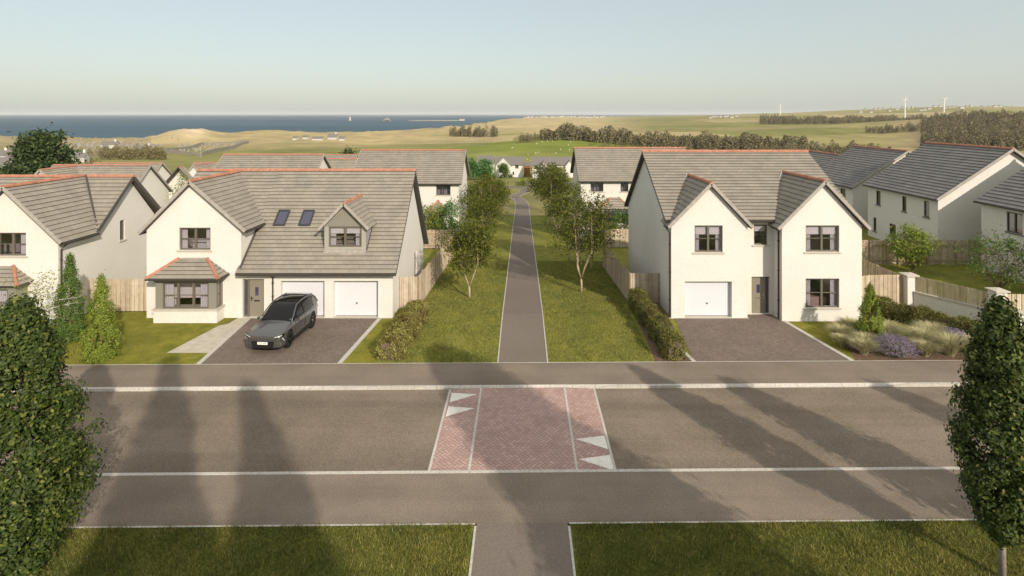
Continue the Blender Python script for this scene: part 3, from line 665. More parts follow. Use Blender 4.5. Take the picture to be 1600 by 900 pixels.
def garage_door(h, o, u, a0, a1, z1, depth):
    d = MB(); fbox(d, o, u, a0 + 0.05, a1 - 0.05, 0.06, z1 - 0.05, depth - 0.03, depth)
    k = 6
    for i in range(1, k):
        pass
    door = d.build('garage_door', M['white'], h)
    f = MB(); fbox(f, o, u, a0, a0 + 0.05, 0.02, z1, depth - 0.05, depth + .02); fbox(f, o, u, a1 - 0.05, a1, 0.02, z1, depth - 0.05, depth + .02); fbox(f, o, u, a0 + .05, a1 - .05, z1 - 0.05, z1, depth - 0.05, depth + .02)
    f.build('frame', M['white'], door)
    r = MB(); N = 22
    for i in range(N):
        a = a0 + 0.12 + (a1 - a0 - 0.24) * i / (N - 1); fbox(r, o, u, a - 0.02, a + 0.02, 0.12, z1 - 0.12, depth - 0.036, depth - 0.0305)
    r.build('rib', M['white'], door)
    q = MB(); c = (a0 + a1) / 2; fbox(q, o, u, c - 0.05, c + 0.05, z1 * 0.36, z1 * 0.36 + 0.05, depth - 0.07, depth - 0.04); fbox(q, o, u, c - 0.015, c + 0.015, z1 * 0.36 - .03, z1 * 0.36 + 0.07, depth - 0.085, depth - 0.07); q.build('handle', M['metal'], door)
    s = MB(); fbox(s, o, u, a0, a1, 0.0, 0.035, -0.02, depth); s.build('threshold', M['sill'], door)
def front_door(h, o, u, a0, a1, z1, depth, mirror=False, light='dark', hm='black'):
    d = MB(); fbox(d, o, u, a0 + 0.03, a1 - 0.03, 0.04, z1 - 0.03, depth, depth + 0.05); door = d.build('door', M['door'], h)
    f = MB()
    for x0, x1, y0, y1 in ((a0, a0 + .03, 0.03, z1), (a1 - .03, a1, 0.03, z1), (a0 + .03, a1 - .03, z1 - .03, z1)): fbox(f, o, u, x0, x1, y0, y1, depth - 0.03, depth + 0.06)
    f.build('frame', M['frame'], door)
    c = (a0 + a1) / 2; g = MB(); fbox(g, o, u, c - 0.09, c + 0.09, z1 * 0.56, z1 * 0.78, depth - 0.012, depth - 0.002); g.build('pane', M['skyglass'], door)
    l = MB(); fbox(l, o, u, c - 0.15, c + 0.15, z1 * 0.41, z1 * 0.41 + 0.07, depth - 0.02, depth - 0.002); l.build('letter_plate', M[hm], door)
    k = MB(); hx = a0 + 0.12 if mirror else a1 - 0.12; sg = 1 if mirror else -1
    fbox(k, o, u, hx - 0.02, hx + 0.02, z1 * 0.42, z1 * 0.54, depth - 0.02, depth - 0.002); fbox(k, o, u, min(hx, hx + sg * .13), max(hx, hx + sg * .13), z1 * 0.49, z1 * 0.505, depth - 0.06, depth - 0.035); k.build('handle', M[hm], door)
    return door

# ------------------------------------------------------------ the left house: gable with bay window, long roof with dormer, double garage
FY = 30.35
def left_house():
    h = thing('detached_house', 'cream house behind the parked car, with double garage, roof dormer and two roof windows', 'house', (-13.6, 34.5, 0))
    W = MB(); X = Vector((1, 0, 0)); ex0, ex1, ax, ez, az = -20.24, -15.15, -17.84, 4.98, 7.22
    # gable front
    O = Vector((0, FY, 0))
    panel(W, O, X, [(ex0, -0.4), (ex1, -0.4), (ex1, 4.72), (ax, az), (ex0, 4.98 - 0.1)], [(-18.5, 3.66, -16.8, 4.87)])
    # main front with door and garages
    panel(W, O, X, [(ex1, -0.4), (-6.98, -0.4), (-6.98, 2.62), (ex1, 2.62)], [(-15.08, 0.02, -13.92, 2.1, 0.22), (-13.0, 0.02, -10.66, 2.0, 0.3), (-10.17, 0.02, -7.77, 2.0, 0.3)])
    # gable return above the garage roof, side walls, back
    panel(W, (ex1, FY, 0), (0, 1, 0), [(0, 0), (3.4, 0), (3.4, 4.86), (0, 4.86)])
    panel(W, (-6.98, FY, 0), (0, 1, 0), [(0, -0.5), (9.35, -0.9), (9.35, 1.95), (5.15, 7.0), (0, 2.62)], [(6.1, 0.0, 6.95, 2.0, 0.12)])
    panel(W, (ex0, 39.7, 0), (0, -1, 0), [(0, -0.9), (9.35, -0.5), (9.35, 4.9), (4.2, 7.0), (0, 1.95)])
    panel(W, (-6.98, 39.7, 0), (-1, 0, 0), [(0, -0.9), (13.26, -0.9), (13.26, 1.95), (0, 1.95)])
    wall = W.build('wall', M['render'], h)
    d = MB(); fbox(d, (-6.98, FY, 0), (0, 1, 0), 6.13, 6.92, 0, 1.97, 0.08, 0.11); d.build('door', M['door'], h)['label'] = 'side door'
    base = MB(); base.box(-15.2, -6.9, 30.28, 30.347, -0.1, 0.03); base.box(-6.978, -6.75, 30.35, 39.7, -0.9, -0.05); base.build('base_course', M['sill'], h)
    # roofs
    g = 0.272; T, S = MB(), MB(); ed, ezm, rd, rz = 29.98, 2.5, 35.55, 7.42; bd, bz = 40.45, 1.75
    roof_slab(T, S, [(-15.28, ed, ezm), (-6.72, ed, ezm), (-6.72, rd, rz), (-15.28, rd, rz)], g)
    roof_slab(T, S, [(-20.5, ed + 2.0, ezm + 1.784), (-15.28, ed + 2.0, ezm + 1.784), (-15.28, rd, rz), (-20.5, rd, rz)], g)
    roof_slab(T, S, [(-6.72, bd, bz), (-20.5, bd, bz), (-20.5, rd, rz), (-6.72, rd, rz)], g)
    # cross gable
    gy = FY - 0.22; el, er = (-20.55, 4.6), (-14.83, 4.72); ap = 7.36
    roof_slab(T, S, [(er[0], gy, er[1]), (er[0], 32.7, er[1]), (ax, 35.9, ap), (ax, gy, ap)], g * 1.05)
    roof_slab(T, S, [(el[0], 35.2, el[1]), (el[0], gy, el[1]), (ax, gy, ap), (ax, 35.5, ap)], g * 1.05)
    roof = T.build('roof', tiles_for(g), h); S.build('soffit', M['soffit'], h)
    ridge(h, (-20.5, rd, rz + .04), (-6.7, rd, rz + .04)); ridge(h, (ax, gy - .02, ap + .05), (ax, 35.7, ap + .05))
    strips(h, 'verge', [((el[0], gy - .01, el[1] + .0), (ax, gy - .01, ap)), ((ax, gy - .01, ap), (er[0], gy - .01, er[1]))], 0.05, 0.17, 'verge', (0, 0, 1))
    strips(h, 'valley', [((er[0] + .02, 32.55, er[1] + .05), (ax + .1, 35.85, ap + .08))], 0.1, 0.03, 'lead', (0, -0.6, 0.8)); strips(h, 'flashing', [((-15.08, 32.5, 4.90), (-15.08, 30.1, 2.78))], 0.1, 0.03, 'lead', (0, -0.6, 0.8))
    gutter(h, (-15.2, ed - .04, ezm - .06), (-6.72, ed - .04, ezm - .06)); gutter(h, (er[0] + .04, gy + .1, er[1] - .06), (er[0] + .04, 32.5, er[1] - .06)); gutter(h, (el[0], gy + .1, el[1] - .06), (el[0], 32.6, el[1] - .06))
    downpipe(h, [(-13.45, ed - .02, ezm - .1), (-13.42, FY - .05, 2.2), (-13.42, FY - .05, 0.05)])
    # windows and doors
    window(h, O, X, -18.5, 3.66, -16.8, 4.87, 2, 'curtain pale sofa')
    front_door(h, O, X, -14.80, -13.95, 2.07, 0.17, True)
    sl = MB(); fbox(sl, O, X, -15.06, -15.0, 0.05, 2.07, 0.13, 0.2); fbox(sl, O, X, -14.86, -14.8, 0.05, 2.07, 0.13, 0.2); fbox(sl, O, X, -15.0, -14.86, 2.0, 2.07, .13, .2); fbox(sl, O, X, -15.0, -14.86, .05, .14, .13, .2)
    so = sl.build('sidelight', M['frame'], h); p = MB(); fbox(p, O, X, -15.0, -14.86, 0.14, 2.0, 0.16, 0.18); p.build('pane', M['skyglass'], so)
    garage_door(h, O, X, -13.0, -10.66, 2.0, 0.28); garage_door(h, O, X, -10.17, -7.77, 2.0, 0.28)
    # bay window
    bx0, bx1, by = -19.39, -16.05, 29.6
    b = MB(); b.box(bx0, bx1, by, FY - .003, -0.3, 0.66); bay = b.build('bay_window', M['render'], h)
    c = MB(); c.box(bx0 - .06, bx1 + .06, by - .06, FY - .004, 0.662, 0.74); c.build('sill', M['sill'], bay)
    f = MB(); f.box(bx0 + .08, bx0 + .46, by + .05, by + .12, .742, 2.14); f.box(bx1 - .46, bx1 - .08, by + .05, by + .12, .742, 2.14); f.box(bx0 + .02, bx1 - .02, by + .0, FY - .005, 2.142, 2.34)
    f.box(bx0 + .08, bx0 + .13, by + .13, FY - .005, .742, 2.14); f.box(bx1 - .13, bx1 - .08, FY - .16, FY - .005, .742, 2.14); f.box(bx1 - .13, bx1 - .08, by + .123, by + .2, .742, 2.14)
    f.build('panel', M['panel'], bay)
    w1 = window(h, (0, by, 0), X, bx0 + .46, .745, bx1 - .46, 2.138, 3, 'curtain pale sofa', 0.1, False, room=2.0, lab='three light window of the bay')
    w2 = window(h, (bx1 - .08, by, 0), (0, 1, 0), .2, .745, .59, 2.138, 1, '', 0.02, False, room=None, lab='narrow side window of the bay')
    T, S = MB(), MB(); e0, e1, ey, eb = -19.62, -15.82, 29.32, 2.40; t0, t1, tz = -18.5, -16.95, 3.2
    roof_slab(T, S, [(e0, ey, eb), (e1, ey, eb), (t1, FY, tz), (t0, FY, tz)], .26, thick=.05)
    roof_slab(T, S, [(e1, ey, eb), (e1, FY, eb), (t1, FY, tz)], .26, thick=.05)
    roof_slab(T, S, [(e0, FY, eb), (e0, ey, eb), (t0, FY, tz)], .26, thick=.05)
    br = T.build('roof', tiles_for(.26), bay); S.build('soffit', M['gutter'], bay)
    for p, q in (((e0, ey, eb + .03), (t0, FY - .02, tz + .03)), ((e1, ey, eb + .03), (t1, FY - .02, tz + .03))): ridge(h, p, q, 0.075, bay, 'hip_tiles', seg=.3)
    gg = MB(); gg.tube([(e0, ey - .03, eb - .04), (e1 + .03, ey - .03, eb - .04), (e1 + .03, FY, eb - .04)], .05, 8); gg.build('gutter', M['gutter'], bay)
    fl = MB(); fl.box(t0 - .1, t1 + .1, FY - .06, FY - .003, tz - .02, tz + .06); fl.build('flashing', M['verge'], bay)
    # dormer
    dx0, dx1, dy, dz0, dze, dza, dax = -10.9, -8.61, 31.02, 3.42, 4.80, 5.98, -9.755
    d = MB(); panel(d, (0, dy, 0), X, [(dx0, dz0), (dx1, dz0), (dx1, dze), (dax, dza - .05), (dx0, dze)], [(dx0 + .24, 3.67, dx1 - .24, 4.8, .08)], .08)
    panel(d, (dx1, dy, 0), (0, 1, 0), [(0, dz0 - .1), (1.8, dze), (0, dze)]); panel(d, (dx0, dy + 1.8, 0), (0, -1, 0), [(0, dze), (1.8, dz0 - .1), (1.8, dze)])
    dm = d.build('dormer', M['panel_light'], h)
    b = MB()
    n_ = 17
    for i in range(n_):
        xx = dx0 + .12 + (dx1 - dx0 - .24) * i / (n_ - 1); zt_ = dze + (dza - .12 - dze) * (1 - abs(xx - dax) / (dax - dx0)) - .03
        b.box(xx - .045, xx + .045, dy - .028, dy - .002, 4.83, zt_)
    b.build('boarding', M['panel'], dm)
    window(h, (0, dy, 0), X, dx0 + .24, 3.67, dx1 - .24, 4.8, 2, 'blind curtain', .06, False, room=.9, lab='dormer window')
    T, S = MB(), MB(); dw = 1.36; de = 4.70; yb = dy - .26; da = 6.08
    roof_slab(T, S, [(dax + dw, yb, de), (dax + dw, 32.55, de), (dax, 34.3, da), (dax, yb, da)], .25, thick=.07)
    roof_slab(T, S, [(dax - dw, 32.55, de), (dax - dw, yb, de), (dax, yb, da), (dax, 34.3, da)], .25, thick=.07)
    T.build('roof', tiles_for(.25), dm); S.build('soffit', M['verge'], dm)
    ridge(h, (dax, yb - .02, da + .03), (dax, 34.15, da + .03), .09, dm)
    st = MB(); st.beam((dax - dw, yb - .015, de), (dax, yb - .015, da), .04, .15); st.beam((dax, yb - .015, da), (dax + dw, yb - .015, de), .04, .15)
    st.build('verge', M['verge'], dm)
    st = MB(); st.beam((dax + dw, 32.5, de + .03), (dax + .05, 34.2, da + .06), .08, .03, (0, -.6, .8)); st.beam((dx1 + .03, dy, dz0 + .06), (dx1 + .03, 32.45, 4.72), .06, .04, (0, -.6, .8)); st.build('flashing', M['lead'], dm); st = MB(); st.box(dx0 - .02, dx1 + .02, dy - .1, dy - .004, dz0 - .1, dz0 + .14); st.build('apron', M['verge'], dm)
    # roof windows
    nrm = Vector((0, -(rz - ezm), rd - ed)).normalized(); tt = Vector((0, rd - ed, rz - ezm)).normalized()
    for cxx in (-13.95, -12.5):
        c = Vector((cxx, 32.72, ezm + (32.72 - ed) * (rz - ezm) / (rd - ed)))
        f = MB()
        for s_ in (-1, 1):
            f.obox(c + X * .3 * s_ + nrm * .07, X * .035, tt * .55, nrm * .06); f.obox(c + tt * .515 * s_ + nrm * .07, X * .265, tt * .035, nrm * .06)
        sk = f.build('roof_window', M['darkframe'], h); p = MB(); p.obox(c + nrm * .075, X * .265, tt * .48, nrm * .012); p.build('pane', M['skyglass'], sk)
    return h
left_house()

# ------------------------------------------------------------ the right house: two front gables, garage, long main roof
def right_house():
    h = thing('detached_house', 'cream house with twin front gables and single garage, right of the park lawn', 'house', (13, 35, 0))
    W = MB(); X = Vector((1, 0, 0)); O = Vector((0, FY, 0)); O2 = Vector((0, 30.9, 0)); O3 = Vector((0, 29.9, 0))
    panel(W, O, X, [(8.03, -.4), (12.14, -.4), (12.14, 4.98), (10.14, 7.12), (8.03, 4.98)], [(9.29, 3.54, 10.8, 4.99), (8.77, .02, 11.3, 1.97, .3)])
    panel(W, O2, X, [(12.14, -.4), (14.0, -.4), (14.0, 5.2), (12.14, 5.2)], [(12.71, 3.81, 13.46, 4.93), (12.58, .02, 13.59, 2.07, .2)])
    panel(W, O3, X, [(13.79, -.4), (18.03, -.4), (18.03, 5.05), (16.0, 7.28), (13.79, 5.05)], [(15.05, 3.67, 16.83, 5.08), (15.05, .7, 16.83, 2.26)])
    panel(W, (8.03, 42.6, 0), (0, -1, 0), [(0, -1.2), (12.25, -.4), (12.25, 5.1), (11.6, 5.3), (6.0, 8.4), (0, 4.2)])
    panel(W, (13.79, 30.9, 0), (0, -1, 0), [(0, -.4), (1.0, -.4), (1.0, 5.1), (0, 5.1)])
    panel(W, (12.14, FY, 0), (0, 1, 0), [(0, -.4), (.55, -.4), (.55, 5.1), (0, 5.1)])
    panel(W, (18.03, 29.9, 0), (0, 1, 0), [(0, -.4), (12.7, -1.2), (12.7, 4.2), (6.7, 8.4), (0, 5.1)])
    panel(W, (18.03, 42.6, 0), (-1, 0, 0), [(0, -1.2), (10, -1.2), (10, 4.3), (0, 4.3)])
    W.build('wall', M['render'], h)
    g = 0.30; T, S = MB(), MB(); vx0, vx1 = 7.78, 18.5; ed, ez, rd, rz, bd, bz = 30.62, 5.22, 36.56, 8.55, 43.0, 4.05
    roof_slab(T, S, [(vx0, ed, ez), (vx1, ed, ez), (vx1, rd, rz), (vx0, rd, rz)], g)
    roof_slab(T, S, [(vx1, bd, bz), (vx0, bd, bz), (vx0, rd, rz), (vx1, rd, rz)], g)
    def fg(xl, xr, xa, yf, ze, za, back):
        roof_slab(T, S, [(xr, yf, ze), (xr, back - 2.6, ze), (xa, back, za), (xa, yf, za)], g * .97, thick=.1)
        roof_slab(T, S, [(xl, back - 2.6, ze), (xl, yf, ze), (xa, yf, za), (xa, back, za)], g * .97, thick=.1)
        ridge(h, (xa, yf - .02, za + .04), (xa, back, za + .04))
        strips(h, 'verge', [((xl, yf - .012, ze), (xa, yf - .012, za)), ((xa, yf - .012, za), (xr, yf - .012, ze))], .05, .16, 'verge')
        strips(h, 'valley', [((xl - .02, back - 3.55, ze + .12), (xa - .06, back - .1, za + .07))], .14, .03, 'verge', (0, -.5, .85))
    fg(7.83, 12.36, 10.14, FY - .2, 4.92, 7.26, 34.4); fg(13.5, 18.36, 16.0, 29.7, 4.92, 7.42, 34.6)
    T.build('roof', tiles_for(g), h); S.build('soffit', M['soffit'], h)
    ridge(h, (vx0 - .02, rd, rz + .04), (vx1 + .02, rd, rz + .04))
    gutter(h, (12.3, ed - .05, ez - .05), (13.6, ed - .05, ez - .05)); gutter(h, (7.8, FY, 4.86), (7.8, FY + .6, 4.86))
    downpipe(h, [(7.83, FY + .3, 4.82), (7.97, FY + .12, 4.55), (7.97, FY + .12, .05)]); downpipe(h, [(12.25, ed - .05, 5.12), (12.2, FY + .47, 4.85), (12.2, FY + .47, .05)])
    downpipe(h, [(13.65, ed - .1, 5.12), (13.73, 30.2, 4.85), (13.73, 30.2, .05)])
    gutter(h, (13.55, 29.8, 4.88), (13.55, 30.6, 4.88)); gutter(h, (12.32, FY - .1, 4.88), (12.32, FY + .4, 4.88))
    window(h, O, X, 9.29, 3.54, 10.8, 4.99, 2, 'blind curtain'); window(h, O2, X, 12.71, 3.81, 13.46, 4.93, 1, 'blind')
    window(h, O3, X, 15.05, 3.67, 16.83, 5.08, 2, 'blind curtain'); window(h, O3, X, 15.05, .7, 16.83, 2.26, 2, 'curtain sofa', room=2.0)
    garage_door(h, O, X, 8.77, 11.3, 1.97, .28); front_door(h, O2, X, 12.6, 13.42, 2.05, .15, False, hm='metal')
    sl = MB(); fbox(sl, O2, X, 13.42, 13.58, .03, 2.05, .17, .2); s_ = sl.build('sidelight', M['frame'], h); p = MB(); fbox(p, O2, X, 13.46, 13.54, .1, 2.0, .155, .168); p.build('pane', M['skyglass'], s_)
    b = MB(); b.box(7.9, 12.2, FY - .09, FY - .002, -.1, .02); b.box(13.75, 18.1, 29.82, 29.898, -.1, .02); b.build('base_course', M['sill'], h)
    return h
right_house()

# ------------------------------------------------------------ the neighbour at the left edge
def left_neighbour():
    h = thing('detached_house', 'cream house cut by the left edge of the photo, with a bay window', 'house', (-29, 33, 0))
    W = MB(); X = Vector((1, 0, 0)); fy = 29.25; O = Vector((0, fy, 0))
    panel(W, O, X, [(-29.6, -.3), (-24.1, -.3), (-24.1, 4.5), (-26.8, 7.05), (-29.6, 4.5)], [(-28.0, 3.62, -25.77, 4.83)])
    panel(W, (-24.1, fy, 0), (0, 1, 0), [(0, -.3), (7.6, -.6), (7.6, 4.5), (5.25, 6.98), (2.35, 4.5), (0, 4.5)], [(4.5, 3.4, 4.9, 4.6)])
    panel(W, (-24.1, 36.85, 0), (-1, 0, 0), [(0, -.6), (12, -.6), (12, 4.5), (0, 4.5)]); panel(W, (-36, 31.4, 0), X, [(0, -.4), (6.4, -.4), (6.4, 4.5), (0, 4.5)])
    W.build('wall', M['render'], h)
    g = .3; T, S = MB(), MB(); rd, rz = 34.5, 7.15; e1, e2, ez = 31.5, 37.5, 4.33
    roof_slab(T, S, [(-37, e1, ez), (-23.82, e1, ez), (-23.82, rd, rz), (-37, rd, rz)], g); roof_slab(T, S, [(-23.82, e2, ez), (-37, e2, ez), (-37, rd, rz), (-23.82, rd, rz)], g)
    gy = fy - .22; ax = -26.8; ap = 7.2; er = -23.78; el = -29.85; ze = 4.33
    roof_slab(T, S, [(er, gy, ze), (er, 31.65, ze), (ax, 34.5, ap), (ax, gy, ap)], g); roof_slab(T, S, [(el, 31.65, ze), (el, gy, ze), (ax, gy, ap), (ax, 34.5, ap)], g)
    T.build('roof', tiles_for(g), h); S.build('soffit', M['soffit'], h)
    ridge(h, (-37, rd, rz + .05), (-23.8, rd, rz + .05)); ridge(h, (ax, gy - .02, ap + .05), (ax, 34.4, ap + .05))
    strips(h, 'verge', [((el, gy - .01, ze), (ax, gy - .01, ap)), ((ax, gy - .01, ap), (er, gy - .01, ze))], .05, .16, 'verge')
    strips(h, 'valley', [((er, 31.6, ze + .08), (ax + .1, 34.45, ap + .08))], .09, .04, 'lead', (0, -.6, .8))
    gutter(h, (er + .04, gy + .1, ze - .06), (er + .04, 31.6, ze - .06)); downpipe(h, [(er, fy + .2, ze - .1), (-24.02, fy + .1, ze - .4), (-24.02, fy + .1, .05)])
    strips(h, 'bargeboard', [((-23.8, e1, ez - .02), (-23.8, rd, rz - .02)), ((-23.8, rd, rz - .02), (-23.8, e2, ez - .02))], .04, .2, 'soffit')
    window(h, O, X, -28.0, 3.62, -25.77, 4.83, 3, 'curtain'); window(h, (-24.1, fy, 0), (0, 1, 0), 4.5, 3.4, 4.9, 4.6, 1, '', .1)
    bx0, bx1, by = -29.4, -25.6, 28.5
    b = MB(); b.box(bx0, bx1, by, fy - .003, -.3, .66); bay = b.build('bay_window', M['render'], h)
    f = MB(); f.box(bx0 + .08, bx0 + .46, by + .05, by + .12, .66, 2.14); f.box(bx1 - .46, bx1 - .08, by + .05, by + .12, .66, 2.14); f.box(bx0, bx1, by, fy - .005, 2.142, 2.34); f.box(bx1 - .13, bx1 - .08, by + .123, fy - .005, .66, 2.14); f.build('panel', M['panel'], bay)
    window(h, (0, by, 0), X, bx0 + .46, .7, bx1 - .46, 2.138, 3, 'curtain sofa', .1, False, room=2.0, lab='three light window of the bay')
    T, S = MB(), MB(); e0, ex, ey, eb = -29.6, -25.37, 28.25, 2.34; t0, t1, tz = -28.4, -26.4, 3.1
    roof_slab(T, S, [(e0, ey, eb), (ex, ey, eb), (t1, fy, tz), (t0, fy, tz)], .26, thick=.05); roof_slab(T, S, [(ex, ey, eb), (ex, fy, eb), (t1, fy, tz)], .26, thick=.05)
    T.build('roof', tiles_for(.26), bay); S.build('soffit', M['gutter'], bay); ridge(h, (ex, ey, eb + .03), (t1, fy - .02, tz + .03), .075, bay, 'hip_tiles', seg=.3)
    return h
left_neighbour()

# ------------------------------------------------------------ simpler houses behind
def gable_house(label, x0, x1, y0, y1, zg, ze, zr, axis='x', wins=(), gables=(), porch=None, group=None, dark=False, name='detached_house', g=0.32, ov=.28, doors=(), vergem='verge', courses=True, far=False, red=True):
    """long roof along x or y between the walls x0..x1, y0..y1; wins = (side, a0, z0, a1, z1[, cols]) with a measured along the axis of that side"""
    h = thing(name, label, 'house', ((x0 + x1) / 2, (y0 + y1) / 2, zg), group)
    W = MB(); wm = M['white_far'] if far else M['render']; lo = zg - 1.2
    sides = {'front': ((0, y0, 0), (1, 0, 0), x0, x1), 'right': ((x1, 0, 0), (0, 1, 0), y0, y1), 'back': ((0, y1, 0), (-1, 0, 0), -x1, -x0), 'left': ((x0, 0, 0), (0, -1, 0), -y1, -y0)}
    hold = {k: [] for k in sides}
    for w in wins: hold[w[0]].append(w[1:5])
    for k, (o, u, a, b) in sides.items():
        gab = (k in ('left', 'right')) == (axis == 'x'); m_ = (a + b) / 2
        out = [(a, lo), (b, lo), (b, ze)] + ([(m_, zr - .12)] if gab else []) + [(a, ze)]
        panel(W, o, u, out, hold[k], .1)
    T, S = MB(), MB(); sl = (zr - ze) / ((y1 - y0) / 2 if axis == 'x' else (x1 - x0) / 2)
    if axis == 'x':
        ym = (y0 + y1) / 2; e = ze - ov * sl
        roof_slab(T, S, [(x0 - ov, y0 - ov, e), (x1 + ov, y0 - ov, e), (x1 + ov, ym, zr), (x0 - ov, ym, zr)], g, courses=courses); roof_slab(T, S, [(x1 + ov, y1 + ov, e), (x0 - ov, y1 + ov, e), (x0 - ov, ym, zr), (x1 + ov, ym, zr)], g, courses=courses)
        rp = ((x0 - ov, ym, zr + .05), (x1 + ov, ym, zr + .05)); gl = [((x0 - ov, y0 - ov - .04, e - .05), (x1 + ov, y0 - ov - .04, e - .05))]
        vg = [((s_, y0 - ov, e), (s_, ym, zr)) for s_ in (x0 - ov - .02, x1 + ov + .02)] + [((s_, ym, zr), (s_, y1 + ov, e)) for s_ in (x0 - ov - .02, x1 + ov + .02)]
    else:
        xm = (x0 + x1) / 2; e = ze - ov * sl
        roof_slab(T, S, [(x0 - ov, y1 + ov, e), (x0 - ov, y0 - ov, e), (xm, y0 - ov, zr), (xm, y1 + ov, zr)], g, courses=courses); roof_slab(T, S, [(x1 + ov, y0 - ov, e), (x1 + ov, y1 + ov, e), (xm, y1 + ov, zr), (xm, y0 - ov, zr)], g, courses=courses)
        rp = ((xm, y0 - ov - .02, zr + .05), (xm, y1 + ov, zr + .05)); gl = [((x0 - ov - .04, y0 - ov, e - .05), (x0 - ov - .04, y1 + ov, e - .05))]
        vg = [((x0 - ov, y0 - ov - .02, e), (xm, y0 - ov - .02, zr)), ((xm, y0 - ov - .02, zr), (x1 + ov, y0 - ov - .02, e))]
    vg2 = []
    for (gx0, gx1, gy0, gze, gzr) in gables:          # front facing cross gables
        panel(W, (0, gy0, 0), (1, 0, 0), [(gx0, lo), (gx1, lo), (gx1, gze), ((gx0 + gx1) / 2, gzr - .1), (gx0, gze)])
        panel(W, (gx1, gy0, 0), (0, 1, 0), [(0, lo), (y0 - gy0 + .01, lo), (y0 - gy0 + .01, gze), (0, gze)]); panel(W, (gx0, y0, 0), (0, -1, 0), [(-.01, lo), (y0 - gy0, lo), (y0 - gy0, gze), (-.01, gze)])
        xm = (gx0 + gx1) / 2; back = min((y0 + y1) / 2, y0 + (gzr - ze) / sl + .2); s2 = (gzr - gze) / ((gx1 - gx0) / 2); e2 = gze - .25 * s2
        roof_slab(T, S, [(gx1 + .25, gy0 - .25, e2), (gx1 + .25, back, e2), (xm, back, gzr), (xm, gy0 - .25, gzr)], g, thick=.08, courses=courses); roof_slab(T, S, [(gx0 - .25, back, e2), (gx0 - .25, gy0 - .25, e2), (xm, gy0 - .25, gzr), (xm, back, gzr)], g, thick=.08, courses=courses)
        vg2 += [((gx0 - .25, gy0 - .27, e2), (xm, gy0 - .27, gzr)), ((xm, gy0 - .27, gzr), (gx1 + .25, gy0 - .27, e2))]
        if red: ridge(h, (xm, gy0 - .27, gzr + .04), (xm, back, gzr + .04))
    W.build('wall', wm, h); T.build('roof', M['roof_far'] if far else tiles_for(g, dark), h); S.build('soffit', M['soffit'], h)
    if red: ridge(h, *rp)
    for pr_ in ([vg[0::2], vg[1::2]] if len(vg) == 4 else [vg]) + [vg2[i:i + 2] for i in range(0, len(vg2), 2)]:
        mv = MB()
        for p, q in pr_: mv.beam(p, q, .05, .18)
        mv.build('verge', M[vergem], h)
    for p, q in gl: gutter(h, p, q)
    for w in wins:
        o, u, a, b = sides[w[0]]; window(h, o, u, w[1], w[2], w[3], w[4], w[5] if len(w) > 5 else 2, w[6] if len(w) > 6 else '', .08, not far, 'darkframe', False, .5, sill_m='frame' if dark else 'sill')
    if porch:
        px0, px1, pz0, pz1, pd = porch; T, S = MB(), MB(); yf = y0 - pd
        roof_slab(T, S, [(px0, yf, pz0), (px1, yf, pz0), (px1 - pd, y0, pz1), (px0 + pd, y0, pz1)], g, thick=.06); roof_slab(T, S, [(px1, yf, pz0), (px1, y0, pz0), (px1 - pd, y0, pz1)], g, thick=.06); roof_slab(T, S, [(px0, y0, pz0), (px0, yf, pz0), (px0 + pd, y0, pz1)], g, thick=.06)
        b = MB(); b.box(px0 + .2, px1 - .2, yf + .2, y0 - .003, zg - 1, pz0 - .05); po = b.build('porch', M['render'], h); T.build('roof', tiles_for(g), po); S.build('soffit', M['soffit'], po)
        for p, q in (((px0, yf, pz0), (px0 + pd, y0, pz1)), ((px1, yf, pz0), (px1 - pd, y0, pz1))): ridge(h, p, q, .09, po, 'hip_tiles')
        f = MB(); f.box(px0 + .4, px1 - .4, yf + .15, yf + .198, pz0 - 1.4, pz0 - .15); f.build('glazing', M['skyglass'], po)
    for (side, a0, a1, z1, mm) in doors:
        o, u, a, b = sides[side]; d = MB(); fbox(d, o, u, a0, a1, zg, zg + z1, -.03, -.003); d.build('door', M[mm], h)
    return h
zf = lambda x, y: G(x, y)
gable_house('cream house behind the left house, its long grey roof ending beside the footpath trees', -17.3, -6.45, 57.3, 65.8, -2.1, 4.1, 7.0, 'x', wins=(('front', -8.75, 2.75, -7.3, 3.9), ('front', -14.5, 2.75, -13.1, 3.9)), porch=(-9.7, -7.4, 1.2, 2.2, 1.2))
gable_house('cream house behind the right house, its black edged gable above the path trees', 5.95, 17.6, 57.3, 65.9, -2.1, 4.35, 7.25, 'x', wins=(('front', 6.95, 3.1, 8.25, 4.15), ('front', 10.0, 3.1, 10.8, 4.15)), porch=(7.8, 11.0, 1.5, 2.5, 1.2), vergem='soffit')
gable_house('house whose long roof and right gable rise above the left end of the dormer house', -32.6, -22.1, 57.8, 66.4, -2.2, 3.4, 6.5, 'x')
gable_house('low roofed house between two long roofs, behind the dormer house', -31.5, -20.0, 74, 82, -3.2, 1.6, 4.75, 'x')
gable_house('house with a front gable and a right gable, below the big dark tree', -54.0, -43.3, 61.5, 69.0, -2.4, 1.75, 5.05, 'x', gables=((-54.2, -48.9, 60.4, 2.3, 5.0),))
gable_house('small distant gabled house just right of the house below the dark tree', -72, -61.0, 91, 99, -4.5, -.5, 2.7, 'x', gables=((-60.4, -55.0, 96, -1.0, 2.1),))
gable_house('distant house with pale front gable above the left house ridge', -62.0, -52.5, 103, 111, -5.2, -1.2, 1.7, 'x', gables=((-62, -56.8, 102, -1.3, 1.6),))
gable_house('far low roof seen behind the dark round tree', -44, -33, 108, 116, -5.5, 0.2, 2.9, 'x')
